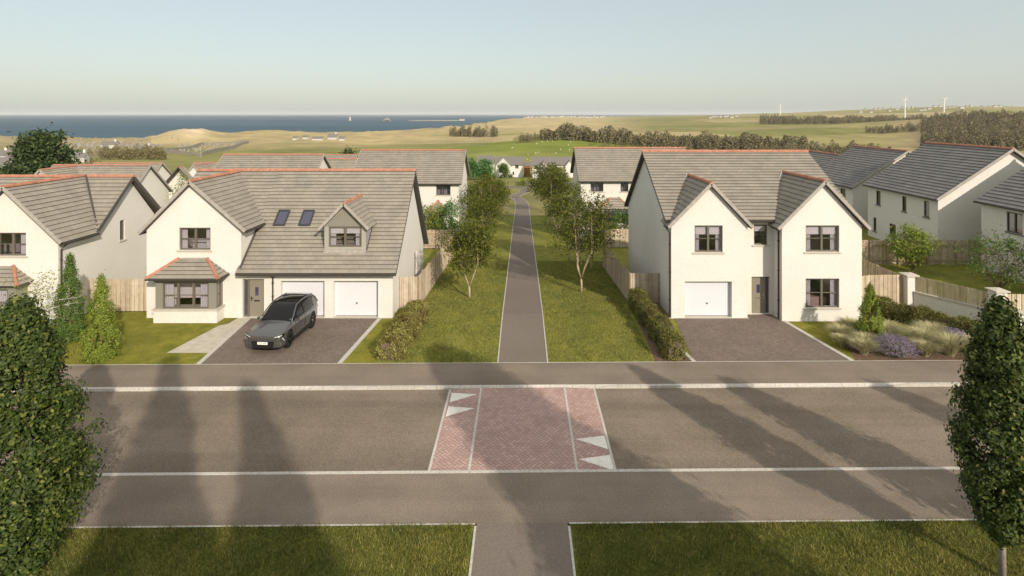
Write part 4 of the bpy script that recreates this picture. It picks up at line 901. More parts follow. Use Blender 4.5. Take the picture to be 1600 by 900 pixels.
# right hand row, side on
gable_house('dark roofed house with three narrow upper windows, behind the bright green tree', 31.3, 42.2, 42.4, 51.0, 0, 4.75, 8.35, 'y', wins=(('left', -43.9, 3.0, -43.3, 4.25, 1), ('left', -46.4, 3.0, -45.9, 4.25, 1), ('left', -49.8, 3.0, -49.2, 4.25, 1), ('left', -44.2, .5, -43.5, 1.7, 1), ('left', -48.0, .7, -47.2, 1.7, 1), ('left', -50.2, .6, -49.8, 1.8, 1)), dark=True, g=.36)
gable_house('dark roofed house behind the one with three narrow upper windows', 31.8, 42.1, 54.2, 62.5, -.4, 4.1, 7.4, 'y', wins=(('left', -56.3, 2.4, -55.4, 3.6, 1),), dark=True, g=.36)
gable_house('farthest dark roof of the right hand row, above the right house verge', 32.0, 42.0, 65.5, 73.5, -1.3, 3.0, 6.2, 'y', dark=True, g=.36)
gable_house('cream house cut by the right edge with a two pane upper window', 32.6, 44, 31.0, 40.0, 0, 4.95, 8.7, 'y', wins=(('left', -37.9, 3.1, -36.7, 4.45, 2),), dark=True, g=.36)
for o_ in [x for x in COL.objects if x.name.startswith('detached_house') and x.type == 'EMPTY' and x.location.x > 30]:
    x = o_.location.x; 
# white houses at the foot of the path
def far_house(label, x0, x1, y0, y1, gab, wins, doors=()):
    zg = min(G(x0, y0), G(x1, y0)); H = 4.7; R_ = 7.3
    h = gable_house(label, x0, x1, y0, y1, zg, zg + H, zg + R_, 'x', wins=tuple(('front', a, zg + b, c, zg + d, 2) for a, b, c, d in wins), gables=tuple((a, b, y0 - 1.2, zg + 4.4, zg + t) for a, b, t in gab), far=True, courses=False, doors=tuple(('front',) + d for d in doors), red=False, group=None, vergem='verge')
    return h
far_house('distant white house with a wide front gable, at the foot of the path', -9.6, 0.4, 208, 216, ((-9.7, -4.0, 7.4),), ((-2.6, 3.2, -1.4, 4.5), (-3.6, .8, -3.0, 2.0)), ((-2.2, -0.1, 2.2, 'white'),))
far_house('distant white house with a narrow front gable, right of the orange wall', 3.6, 9.6, 200, 208, ((6.4, 9.2, 6.3),), ((4.4, 3.2, 5.5, 4.5), (4.2, .7, 4.8, 2.0)), ((2.5 + 1.9, 5.2, 2.1, 'white'),))
far_house('distant white house partly hidden by the right path trees', 10.4, 19.5, 203, 211, ((15.5, 18.5, 6.3),), ((11.5, 3.2, 12.6, 4.5),))
far_house('small distant house behind the vivid green clump near the white houses', -18, -11.5, 226, 233, (), ((-15, 3, -14, 4),))
mb = MB(); mb.box(0.7, 2.9, 212, 219, G(2, 212) - 1, G(2, 212) + 3.9); t_ = thing('garage', 'orange brown clad garage between the distant white houses', 'garage', (1.8, 215, G(2, 212)))
mb.build('wall', M['orange_clad'], t_); mb = MB(); zz = G(2, 212) + 3.9; mb.poly([(.5, 211.8, zz), (3.1, 211.8, zz), (3.1, 215.5, zz + 1.4), (.5, 215.5, zz + 1.4)]); mb.poly([(3.1, 219.2, zz), (.5, 219.2, zz), (.5, 215.5, zz + 1.4), (3.1, 215.5, zz + 1.4)]); mb.build('roof', M['roof_far'], t_)
# ------------------------------------------------------------ fences, walls
def fence(label, p, q, zt=None, hgt=1.78, posts_front=False, group=None, gap=.015, bw=.11, zbase=None, rails=True, cat='fence'):
    p = Vector((p[0], p[1])); q = Vector((q[0], q[1])); L = (q - p).length; d = (q - p) / L; nn = Vector((d.y, -d.x))
    base = (lambda x, y: zbase) if zbase is not None else (lambda x, y: G(x, y))
    t = thing('timber_fence', label, cat, (p.x, p.y, base(p.x, p.y)), group)
    mb = MB(); a = 0.0; i = 0
    while a + bw <= L + .001:
        c = p + d * (a + bw / 2); z = base(c.x, c.y); o_ = nn * (.012 if i % 2 else -.006); hh = hgt + random.uniform(-.012, .012)
        mb.obox((c.x + o_.x, c.y + o_.y, z + .07 + hh / 2), (d.x * bw / 2, d.y * bw / 2, 0), (nn.x * .009, nn.y * .009, 0), (0, 0, hh / 2)); a += bw + gap; i += 1
    mb.build('board_panel', M['board'], t)
    r = MB()
    if rails:
        k = max(1, int(L / 1.9)); off = nn * (.05 if posts_front else -.05)
        for hz_ in (.35, 1.45) if hgt > 1.3 else (.2, hgt - .15):
            for j in range(k):
                a0 = p + d * (L * j / k) + off; a1 = p + d * (L * (j + 1) / k) + off
                r.beam((a0.x, a0.y, base(a0.x, a0.y) + hz_), (a1.x, a1.y, base(a1.x, a1.y) + hz_), .045, .09)
        r.build('rail', M['post'], t)
        for j in range(k + 1):
            a0 = p + d * (L * j / k) + (nn * (.1 if posts_front else -.1)); z = base(a0.x, a0.y); b = MB(); b.obox((a0.x, a0.y, z + (hgt + .05) / 2), (d.x * .05, d.y * .05, 0), (nn.x * .05, nn.y * .05, 0), (0, 0, (hgt + .05) / 2)); b.build('post', M['post'], t)
    return t
fence('pale vertical board fence between the left edge house and the bay window house', (-24.05, 31.3), (-20.3, 31.3))
fence('fence running back between the two left gardens, above the front fence', (-20.9, 31.5), (-21.2, 41), hgt=1.9)
fence('short fence joining the double garage to the park lawn', (-6.95, 31.9), (-5.92, 31.9))
fence('long pale fence along the left side of the park lawn', (-5.9, 31.95), (-5.9, 47.5))
fence('short fence joining the right house to the park lawn', (6.3, 32.8), (7.98, 32.8))
fence('long shaded fence along the right side of the park lawn', (6.27, 44), (6.27, 32.85))
fence('fence across the gardens behind the left house', (-20, 52), (-5.9, 52), hgt=1.7, posts_front=True)
fence('fence across the gardens behind the right house', (6.3, 52.5), (20, 52.5), hgt=1.7)
fence('front fence between the right house and the rendered pillar', (18.9, 32.0), (21.45, 32.0))
fence('shaded fence running back from the rendered pillar', (21.45, 40.4), (21.45, 32.1))
fence('tall fence with posts in front of the three window house', (23.2, 41.0), (33.6, 41.0), hgt=1.75, posts_front=True, zbase=0)
fence('dark fence seen between the two dark roofed houses', (26, 56), (31.6, 56), hgt=1.8)
def pillar(label, x, y, h_, rz=0):
    t = thing('pillar', label, 'pillar', (x, y, 0)); b = MB(); b.box(x - .27, x + .27, y - .27, y + .27, -.4, h_); b.build('shaft', M['render'], t)
    c = MB(); c.box(x - .36, x + .36, y - .36, y + .36, h_ + .002, h_ + .07)
    P = [(x - .36, y - .36, h_ + .07), (x + .36, y - .36, h_ + .07), (x + .36, y + .36, h_ + .07), (x - .36, y + .36, h_ + .07)]; A = (x, y, h_ + .13)
    for i in range(4): c.poly([P[i], P[(i + 1) % 4], A])
    c.build('cap', M['sill'], t)
pillar('rendered pillar at the far end of the garden wall', 21.95, 31.95, 1.85); pillar('rendered pillar at the near end of the garden wall, beside the street tree', 24.05, 28.5, 2.05)
def garden_wall(label, p, q):
    p = Vector((*p, 0)); q = Vector((*q, 0)); d = (q - p).normalized(); n = Vector((d.y, -d.x, 0)); L = (q - p).length
    t = thing('garden_wall', label, 'wall', tuple(p)); b = MB(); b.obox((p + q) / 2 + Vector((0, 0, .3)), d * L / 2, n * .11, UP * .66); b.build('wall', M['render'], t)
    c = MB(); c.obox((p + q) / 2 + Vector((0, 0, 1.0)), d * L / 2, n * .16, UP * .038); c.build('coping', M['sill'], t)
    f = MB(); a = .04; i = 0
    while a + .1 < L:
        c_ = p + d * (a + .05); f.obox(c_ + UP * 1.46 + n * (.01 if i % 2 else -.01), d * .05, n * .009, UP * .42); a += .128; i += 1
    f.build('board_panel', M['board'], t)
garden_wall('low rendered wall topped with fence boards, behind the long hedge on the right', (22.1, 31.7), (23.95, 28.75))
garden_wall('low rendered wall topped with fence boards, at the right edge', (24.35, 28.5), (33, 28.5))

# ------------------------------------------------------------ plants
def leaves(P, Nrm, size, jitter=0.6, aspect=0.55, fold=0.25):
    """folded diamond leaves at P, roughly facing Nrm"""
    n = len(P); a = rng.normal(0, 1, (n, 3)) * jitter + Nrm; a /= np.linalg.norm(a, axis=1, keepdims=True)
    t = np.cross(a, rng.normal(0, 1, (n, 3))); t /= np.maximum(np.linalg.norm(t, axis=1, keepdims=True), 1e-6); b = np.cross(a, t)
    s = size * rng.uniform(0.6, 1.25, (n, 1))
    v0 = P - t * s * .5; v2 = P + t * s * .5; v1 = P + b * s * aspect * .5 + a * s * fold * .4; v3 = P - b * s * aspect * .5 + a * s * fold * .4
    V = np.stack([v0, v1, v2, v3], 1).reshape(-1, 3); i = np.arange(n) * 4
    F = np.concatenate([np.stack([i, i + 1, i + 2], 1), np.stack([i, i + 2, i + 3], 1)]); return V, F
def leaf_mesh(name, P, N, size, m, parent, **k):
    V, F = leaves(P, N, size, **k); return np_mesh(name, V, F, m, parent)
def unit(n):
    v = rng.normal(0, 1, (n, 3)); return v / np.linalg.norm(v, axis=1, keepdims=True)
def street_tree(label, x, y, H, r, zb=0.9, n_cl=420, per=48, size=.15, group=None, trunk_r=.09, cone=False, m='leaf_street', zg=0.0, bark='bark_grey', lean=0.0):
    t = thing('street_tree', label, 'tree', (x, y, zg), group)
    tb = MB(); tb.tube([(x, y, zg - .1), (x, y, zg + zb + .2), (x, y, zg + H * .6), (x, y, zg + H * .93)], [trunk_r, trunk_r * .8, trunk_r * .45, .012], 10)
    tr = tb.build('trunk', M[bark], t, True); lb = MB()
    ph = rng.uniform(0, 6.28, 6)
    def prof(f): return np.where(f < .38, (np.clip(f, 0, 1) / .38) ** .45, np.clip((1 - f) / .62, 0, 1) ** (.62 if not cone else 1.25)) * (1 if not cone else 1)
    f = rng.beta(1.15, 1.2, n_cl); th = rng.uniform(0, 2 * np.pi, n_cl); rr = prof(f) * r
    rr = rr * (1 + (2.0 if cone else 1) * (.10 * np.sin(3 * th + ph[0] + 5 * f) + .09 * np.sin(5 * th + ph[1] - 11 * f) + .07 * np.sin(17 * f + ph[2] + th))); rad = rr * np.sqrt(rng.uniform(.28, 1.0, n_cl))
    C = np.stack([x + rad * np.cos(th), y + rad * np.sin(th), zg + zb + f * (H - zb)], 1)
    for i in range(0, n_cl, 9): lb.tube([(x, y, max(zg + zb, C[i][2] - .5)), (C[i][0], C[i][1], C[i][2])], [.02, .006], 5, False)
    lb.build('branch', M[bark], t)
    sg = np.array([.13, .13, .12]) * (r / 1.3) ** .5 * (1 if size < .18 else (.8 if cone else 1.4))
    dl = np.clip(rng.normal(0, 1, (n_cl * per, 3)), -2.2, 2.2); P = np.repeat(C, per, 0) + dl * sg; o = P - np.array([x, y, 0]); o[:, 2] = 0; o /= np.maximum(np.linalg.norm(o, axis=1, keepdims=True), .05); o[:, 2] = .5; o = o + .55 * dl
    cr = leaf_mesh('crown', P, o, size, M[m], t, jitter=.65)
    return t
street_tree('dense columnar street tree at the left edge in front of the garden', -11.95, 13.4, 6.45, 1.42, .1, 600, 84, .112)
street_tree('dense columnar street tree at the right edge with its pale trunk showing', 11.33, 13.3, 6.55, 0.98, 1.05, 420, 84, .112)
# more of the row, standing out of the photo but throwing their shadows across the road
def tip(px, py, H, gz=0.0):
    x, y = gpt(px, py, gz); L = H / math.tan(R(SUN_EL)); return x + L * math.sin(R(SUN_AZ)), y - L * math.cos(R(SUN_AZ))
for lab, px, py, H, r in (('street tree whose pointed shadow lies second from the right on the road', 1140, 596, 6.9, 1.1), ('street tree whose thin shadow tip lies farthest right on the road', 1368, 598, 6.8, 1.0)):
    a, b = tip(px, py, H); street_tree(lab, a, b, H, r, 1.0, 260, 34, .2)
for lab, px, py, H, r, cn in (('tall tree behind the viewpoint that shades the far left of the road', 266, 562, 20, 2.7, True), ('tall tree behind the viewpoint casting the second shadow from the left', 388, 604, 20, 2.6, True), ('broad tall tree behind the viewpoint that shades the red crossing', 690, 550, 14.5, 2.7, False)):
    a, b = tip(px, py, H); street_tree(lab, a, b, H, r, 1.5, 1300 if cn else 1500, 50, .24, trunk_r=.2, cone=cn)

def park_tree(label, x, y, H, r, stems=3, m='leaf_park', bark='bark_pale', per=48, n_cl=80, size=.165, low=.36, group='young trees along the footpath', name='park_tree', squash=.8, cx=0.0, st_r=.055, spread=.16, cat='tree', sig=.3):
    zg = G(x, y); t = thing(name, label, cat, (x, y, zg), group)
    tb = MB(); C = []; zc = zg + H * (low + (1 - low) * .5); rz_ = H * (1 - low) * .5
    d = unit(n_cl); rad = rng.uniform(.25, 1.0, n_cl) ** .6; lump = 1 + .22 * np.sin(3.1 * np.arctan2(d[:, 1], d[:, 0]) + x) + .15 * np.sin(4 * d[:, 2] + y)
    n_cl0 = n_cl; C = np.stack([x + cx + d[:, 0] * rad * r * lump, y + d[:, 1] * rad * r * lump, zc + d[:, 2] * rad * rz_ * (1 + .1 * lump)], 1)
    fork = zg + H * low * .42; tb.tube([(x, y, zg - .15), (x + .02, y, zg + H * low * .2), (x, y, fork)], [st_r * 1.5, st_r * 1.25, st_r * 1.1], 8)
    ends = []
    for s_ in range(stems):
        a = 2 * math.pi * s_ / stems + x; ex, ey = x + cx * .6 + math.cos(a) * r * spread * 2.2, y + math.sin(a) * r * spread * 2.2
        p1 = (x + math.cos(a) * r * spread, y + math.sin(a) * r * spread, fork + H * .12); p2 = (ex, ey, zg + H * low * 1.25); p3 = (ex + random.uniform(-.2, .2), ey, zg + H * .86)
        tb.tube([(x, y, fork - .05), p1, p2, p3], [st_r, st_r * .85, st_r * .65, .012], 7); ends.append((p1, p2, p3))
    tb.build('trunk', M[bark], t, True); lb = MB()
    for i in range(0, n_cl, 2):
        p1, p2, p3 = ends[i % stems]; c = C[i]; f = min(max((c[2] - p2[2]) / (p3[2] - p2[2]) - .25, 0), .95); b = Vector(p2).lerp(Vector(p3), f); mid = b.lerp(Vector(c), .5) + Vector((0, 0, .06))
        lb.tube([b, mid, c], [.022, .014, .005], 4, False)
    lb.build('branch', M['bark' if bark == 'bark_pale' else bark], t)
    P = np.repeat(C, per, 0) + rng.normal(0, 1, (n_cl * per, 3)) * sig * np.array([1, 1, squash]) * min(1.0, r / 2 + .3); leaf_mesh('crown', P, unit(len(P)) * .5 + np.array([0, 0, .6]), size, M[m], t, jitter=.6)
    return t
park_tree('nearest young tree left of the footpath with a forked pale stem', -3.25, 34.5, 4.7, 1.55, 2, n_cl=80, per=64)
park_tree('second young tree from the front on the left of the footpath', -3.45, 47.5, 5.2, 2.0, 3, n_cl=80)
park_tree('third young tree from the front on the left of the footpath', -3.9, 57.5, 6.4, 2.2, 3, n_cl=95, size=.2)
park_tree('fourth young tree left of the footpath, behind the crown of the third', -4.2, 69, 6.0, 2.2, 3, n_cl=90, size=.22)
park_tree('farthest young tree left of the footpath', -4.8, 80, 4.9, 2.0, 3, n_cl=80, size=.24)
park_tree('nearest young tree right of the footpath with a vase of pale stems', 3.75, 35.8, 5.9, 1.95, 4, n_cl=100, cx=.35, low=.36)
park_tree('second young tree from the front on the right of the footpath', 3.85, 46.4, 5.6, 1.9, 3, n_cl=85)
park_tree('third young tree from the front on the right of the footpath', 3.6, 57.0, 6.9, 2.2, 3, n_cl=95, size=.2)
park_tree('fourth young tree right of the footpath with branching pale stems', 3.4, 69.5, 7.6, 2.6, 4, n_cl=110, size=.22)
park_tree('farthest young tree right of the footpath', 4.4, 84, 7.2, 2.7, 3, n_cl=90, size=.24)
park_tree('dark young tree against the shaded fence right of the footpath', 5.3, 43.0, 4.6, 1.2, 2, n_cl=45, m='leaf_mid')
# garden trees
park_tree('bright lime green bushy tree in the right hand garden', 27.0, 39.0, 3.35, 1.35, 4, 'leaf_bright', 'bark', 42, 110, .16, .16, None, 'garden_tree', sig=.22)
park_tree('open shrubby tree with pale leaves at the right edge garden', 29.3, 34.6, 3.9, 2.35, 5, 'leaf_mid', 'bark', 26, 95, .16, .18, None, 'garden_tree', sig=.24)
park_tree('small tree just inside the fence at the right edge', 31.6, 33.0, 2.9, 1.5, 3, 'leaf_mid', 'bark', 26, 60, .16, .2, None, 'garden_tree', sig=.24)
park_tree('pale leafed birch sapling before the left edge house', -22.8, 26.6, 3.5, 1.5, 1, 'leaf_bright', 'birch', 16, 80, .09, .22, None, 'birch_tree', st_r=.03, sig=.24)
park_tree('large dark tree against the sea at the far left', -94.0, 110, 12.6, 4.9, 3, 'leaf_dark', 'bark', 60, 170, .75, .12, None, 'dark_tree', squash=.8, st_r=.2, sig=.8)
park_tree('smaller dark tree at the left edge below the large one', -92, 101, 6.5, 2.8, 3, 'leaf_dark', 'bark', 50, 60, .6, .1, None, 'dark_tree', st_r=.12, sig=.6)
park_tree('low dark tree filling the gap left of the gabled house', -84, 100, 5.5, 3.0, 3, 'leaf_dark', 'bark', 50, 60, .55, .1, None, 'dark_tree', st_r=.12, sig=.6)
park_tree('round dark tree standing above the low roof behind the dormer house', -36.6, 118, 9.2, 2.4, 2, 'leaf_dark', 'bark', 60, 70, .5, .2, None, 'dark_tree', st_r=.14, sig=.5)
for lab, x, y, H, r, mm in (('light green garden shrub beside the porch behind the left house', -8.6, 53.6, 3.8, 1.5, 'leaf_bright'), ('light green garden shrub left of the porch behind the left house', -10.7, 54.0, 4.2, 1.6, 'leaf_bright'), ('green garden shrub behind the fence end left of the footpath', -6.9, 53.4, 4.0, 1.1, 'leaf_fresh'),
                            ('green shrub between the small and main roofs in the left gardens', -46.5, 71, 5.6, 1.1, 'leaf_bright'), ('green shrub on the ridge line of the left house, beside its gable', -41.5, 69, 5.9, 1.3, 'leaf_bright'), ('green shrub in front of the porch behind the right house', 9.6, 54.0, 3.2, 1.5, 'leaf_mid')):
    park_tree(lab, x, y, H, r, 3, mm, 'bark_pale', 40, 70, .2, .08, None, 'garden_shrub', cat='shrub')
for k, (x, y, H, r) in enumerate(((-12.8, 190, 6.2, 3.0), (-17.5, 188, 6.8, 3.4), (-22.5, 190, 6.0, 3.2))):
    park_tree('vivid green tree in the distant clump left of the white houses, %s' % ('nearest them', 'in the middle', 'farthest left')[k], x, y, H, r, 2, 'leaf_fresh', 'bark', 60, 70, .6, .08, 'vivid green trees in the distance', 'distant_tree', sig=.6)
park_tree('small round tree in front of the distant wide gabled white house', -6.6, 200, 5.2, 1.6, 1, 'leaf_mid', 'bark', 60, 40, .5, .15, None, 'distant_tree', sig=.5)

def conifer(label, x, y, H, r, m='leaf_bright', n=9000, size=.10, power=.8):
    t = thing('garden_conifer', label, 'conifer', (x, y, 0)); tb = MB(); tb.tube([(x, y, -.1), (x, y, H * .9)], [.05, .01], 7); tb.build('trunk', M['bark'], t)
    ncl = n // 40; f = rng.uniform(0, 1, ncl) ** 1.25; th = rng.uniform(0, 6.28, ncl); pr = r * np.where(f < .18, .78 + f / .18 * .22, ((1 - f) / .82) ** power) * (1 + .13 * np.sin(4 * th + 9 * f + x) + .1 * np.sin(7 * th - 6 * f)); rad = pr * rng.uniform(.65, 1.02, ncl)
    C = np.stack([x + rad * np.cos(th), y + rad * np.sin(th), .08 + f * (H - .1)], 1); P = np.repeat(C, 40, 0) + rng.normal(0, 1, (ncl * 40, 3)) * np.array([.065, .065, .1]) * (r / .8)
    o = P - np.array([x, y, 0]); o[:, 2] = 0; o /= np.maximum(np.linalg.norm(o, axis=1, keepdims=True), .05); o[:, 2] = .8
    leaf_mesh('foliage', P, o, size, M[m], t, jitter=.6, aspect=.4)
conifer('upright light green conifer on the lawn, nearer the fence gap', -18.95, 25.35, 3.65, .8, n=12000, power=.95)
conifer('upright green conifer behind the left street tree, before the left edge house', -22.0, 27.4, 4.1, .82, n=12000, m='leaf_mid', power=.95)
conifer('small pointed conifer among the grasses by the right hand driveway', 16.8, 27.2, 2.75, .62, n=9000)

def hedge(label, pts, w, hgt, n, size, m, core='leaf_dark'):
    p0 = Vector(pts[0]); t = thing('hedge', label, 'hedge', (p0.x, p0.y, 0)); cb = MB(); 
    for a, b in zip(pts[:-1], pts[1:]): cb.beam((a[0], a[1], hgt * .42), (b[0], b[1], hgt * .42), w * .72, hgt * .84)
    cb.build('inner_twigs', M['bark'], t)
    seg = [(Vector(b) - Vector(a)).length for a, b in zip(pts[:-1], pts[1:])]; L = sum(seg); ncl = n // 30
    s = rng.uniform(-.01, 1.01, ncl) * L; P = []
    face = rng.uniform(0, 1, ncl)
    for i in range(ncl):
        q = s[i]; k = 0
        while k < len(seg) - 1 and q > seg[k]: q -= seg[k]; k += 1
        a, b = Vector(pts[k]), Vector(pts[k + 1]); d = (b - a).normalized(); nn = Vector((d.y, -d.x)); c = a + d * q
        bulge = 1 + .10 * math.sin(s[i] * 3.1) + .06 * math.sin(s[i] * 7.7 + 1)
        ang = face[i] * math.pi; off = math.cos(ang); zz = math.sin(ang)
        sq = 1 / max(abs(off), abs(zz)) ** .55; P.append((c.x + nn.x * off * w / 2 * sq * bulge, c.y + nn.y * off * w / 2 * sq * bulge, min(1.03, zz * sq) * hgt * bulge * .97 + .03, nn.x * off, nn.y * off, zz))
    for end, sgn in ((pts[0], -1), (pts[-1], 1)):
        a, b = (pts[0], pts[1]) if sgn < 0 else (pts[-2], pts[-1]); d = (Vector(b) - Vector(a)).normalized() * sgn; nn = Vector((d.y, -d.x))
        for _ in range(max(14, int(ncl * .03))):
            o = random.uniform(-.45, .45) * w; z = random.uniform(0.05, .95) * hgt; P.append((end[0] + d.x * .05 + nn.x * o, end[1] + d.y * .05 + nn.y * o, z, d.x, d.y, .2))
    P = np.array(P); Q = np.repeat(P, 30, 0); pos = Q[:, :3] + rng.normal(0, 1, (len(Q), 3)) * .06; pos[:, 2] = np.maximum(pos[:, 2], .02)
    leaf_mesh('foliage', pos, Q[:, 3:] + np.array([0, 0, .3]), size, M[m], t, jitter=.7)
hedge('variegated yellow and brown hedge beside the double garage lawn', [(-5.95, 25.15), (-5.85, 27.5), (-5.55, 30.6)], 1.05, .88, 26000, .075, 'leaf_varieg')
hedge('long clipped hedge along the park side of the right house', [(6.85, 25.15), (6.75, 28), (6.6, 30.5), (6.55, 32.4)], .85, .92, 28000, .07, 'leaf_hedge')
hedge('long clipped hedge in front of the rendered garden wall', [(19.3, 31.2), (20.6, 29.3), (22.2, 26.8)], .85, .85, 26000, .075, 'leaf_hedge')
hedge('clipped hedge stretching right at the foot of the end pillar', [(22.2, 26.8), (26, 26.6)], .85, .8, 10000, .075, 'leaf_hedge')
# ornamental grasses and lavender
def tuft(label, x, y, r, hgt, n, m='bunch', group='pale ornamental grasses', wd=.009, droop=.8):
    t = thing('ornamental_grass', label, 'grass tuft', (x, y, 0.01), group); a = rng.uniform(0, 6.28, n); q = rng.uniform(.15, 1, n) * r; h_ = hgt * rng.uniform(.6, 1.1, n); b0 = rng.uniform(0, .2, n) * r
    dirv = np.stack([np.cos(a), np.sin(a), 0 * a], 1); sd = np.stack([-np.sin(a), np.cos(a), 0 * a], 1) * wd; base = np.array([x, y, .01]) + dirv * b0[:, None]
    pts = []
    for f in (0, .4, .75, 1):
        z = h_ * (f * 1.6 - f * f * droop) / (1.6 - droop) ; pts.append(base + dirv * (q * f ** 1.5)[:, None] + np.stack([0 * a, 0 * a, z], 1))
    V = []; 
    for k, p in enumerate(pts): ww = (1, .8, .5, .08)[k]; V += [p - sd * ww, p + sd * ww]
    V = np.stack(V, 1).reshape(-1, 3); i = np.arange(n) * 8; F = np.concatenate([np.stack([i + 2 * k, i + 2 * k + 1, i + 2 * k + 3, i + 2 * k + 2], 1) for k in range(3)]); np_mesh('blades', V, F, M[m], t)
tufts = [(15.5, 27.4, .75, .62, 'behind the small conifer, nearest the house'), (15.6, 25.75, .7, .6, 'at the front left corner of the bed'), (17.6, 27.3, .9, .75, 'just right of the small conifer'), (18.9, 26.5, 1.0, .8, 'between the two lavenders, behind'), (19.5, 25.7, 1.0, .8, 'between the two lavenders, in front'), (16.5, 28.3, .8, .6, 'on the lawn edge behind the small conifer'), (15.1, 26.6, .55, .5, 'by the driveway edging'), (20.6, 25.9, .9, .7, 'against the street tree, rightmost'), (18.3, 25.6, .75, .6, 'touching the large lavender on its right'), (16.1, 26.4, .7, .6, 'just in front of the small conifer'), (19.9, 27.4, .9, .7, 'close to the long hedge, behind the small lavender'), (18.1, 28.0, .8, .6, 'in the middle of the bed near the long hedge')]
for x, y, r, h_, s in tufts: tuft('pale arching ornamental grass %s' % s, x, y, r, h_, 1500)
def lavender(label, x, y, r, hgt):
    t = thing('lavender', label, 'lavender', (x, y, 0.01), 'lavender bushes'); n = 900; d = unit(n); d[:, 2] = np.abs(d[:, 2]) + .15; d /= np.linalg.norm(d, axis=1, keepdims=True)
    tips = np.array([x, y, .05]) + d * np.array([r, r, hgt]) * rng.uniform(.8, 1.08, (n, 1)); base = np.array([x, y, .02]) + d * .12
    sd = np.cross(d, unit(n)) * .008; V = np.stack([base - sd, base + sd, tips], 1).reshape(-1, 3); np_mesh('stem', V, np.arange(3 * n).reshape(n, 3), M['lav_leaf'], t)
    q = rng.integers(0, n, 5200); P = np.array([x, y, .05]) + (tips[q] - np.array([x, y, .05])) * rng.uniform(.35, .85, (5200, 1)) + rng.normal(0, .03, (5200, 3)); leaf_mesh('foliage', P, d[q], .05, M['lav_leaf'], t, aspect=.3)
    q = np.repeat(np.where(d[:, 2] > .25)[0], 7); P = np.array([x, y, .05]) + (tips[q] - np.array([x, y, .05])) * rng.uniform(.86, 1.1, (len(q), 1)) + rng.normal(0, .012, (len(q), 3)); leaf_mesh('flower', P, d[q], .042, M['lav'], t)
lavender('large purple lavender right of the small conifer', 17.0, 25.75, .98, .82); lavender('smaller purple lavender beside the right street tree', 20.3, 26.5, .75, .8)
# ------------------------------------------------------------ the parked car
M['paint_car'] = mat('warm_grey_car_paint', (0.115, 0.115, 0.117), 0.27, 0.5, 0.6); bsdf(M['paint_car']).inputs['Coat Weight'].default_value = 0.7
M['car_glass'] = mat('dark_car_glass', (0.006, 0.006, 0.007), 0.05, 0.35)
M['car_trim'] = mat('car_black_trim', (0.014, 0.013, 0.012), 0.45)
M['tyre'] = mat('tyre_rubber', (0.012, 0.012, 0.012), 0.85)
M['rim'] = mat('dark_alloy', (0.08, 0.075, 0.07), 0.3, 0.5, 0.9)
M['rim_bright'] = mat('bright_alloy', (0.5, 0.48, 0.44), 0.25, 0.5, 1.0)
M['lamp'] = mat('lamp_lens', (0.75, 0.75, 0.76), 0.15, 0.8)
M['plate'] = mat('plate_white', (0.85, 0.85, 0.80), 0.5)
def loft(name, rings, m, parent, closed=False, smooth=True, caps=True):
    mb = bmesh.new(); rows = [[mb.verts.new(p) for p in r] for r in rings]
    for a, b in zip(rows[:-1], rows[1:]):
        n = len(a)
        for i in range(n if closed else n - 1): mb.faces.new((a[i], a[(i + 1) % n], b[(i + 1) % n], b[i]))
    if caps: mb.faces.new(list(reversed(rows[0]))); mb.faces.new(rows[-1])
    bmesh.ops.recalc_face_normals(mb, faces=mb.faces)
    me = bpy.data.meshes.new(name); mb.to_mesh(me); mb.free()
    o = link(name, me, parent, m); me.polygons.foreach_set('use_smooth', [smooth] * len(me.polygons)); return o
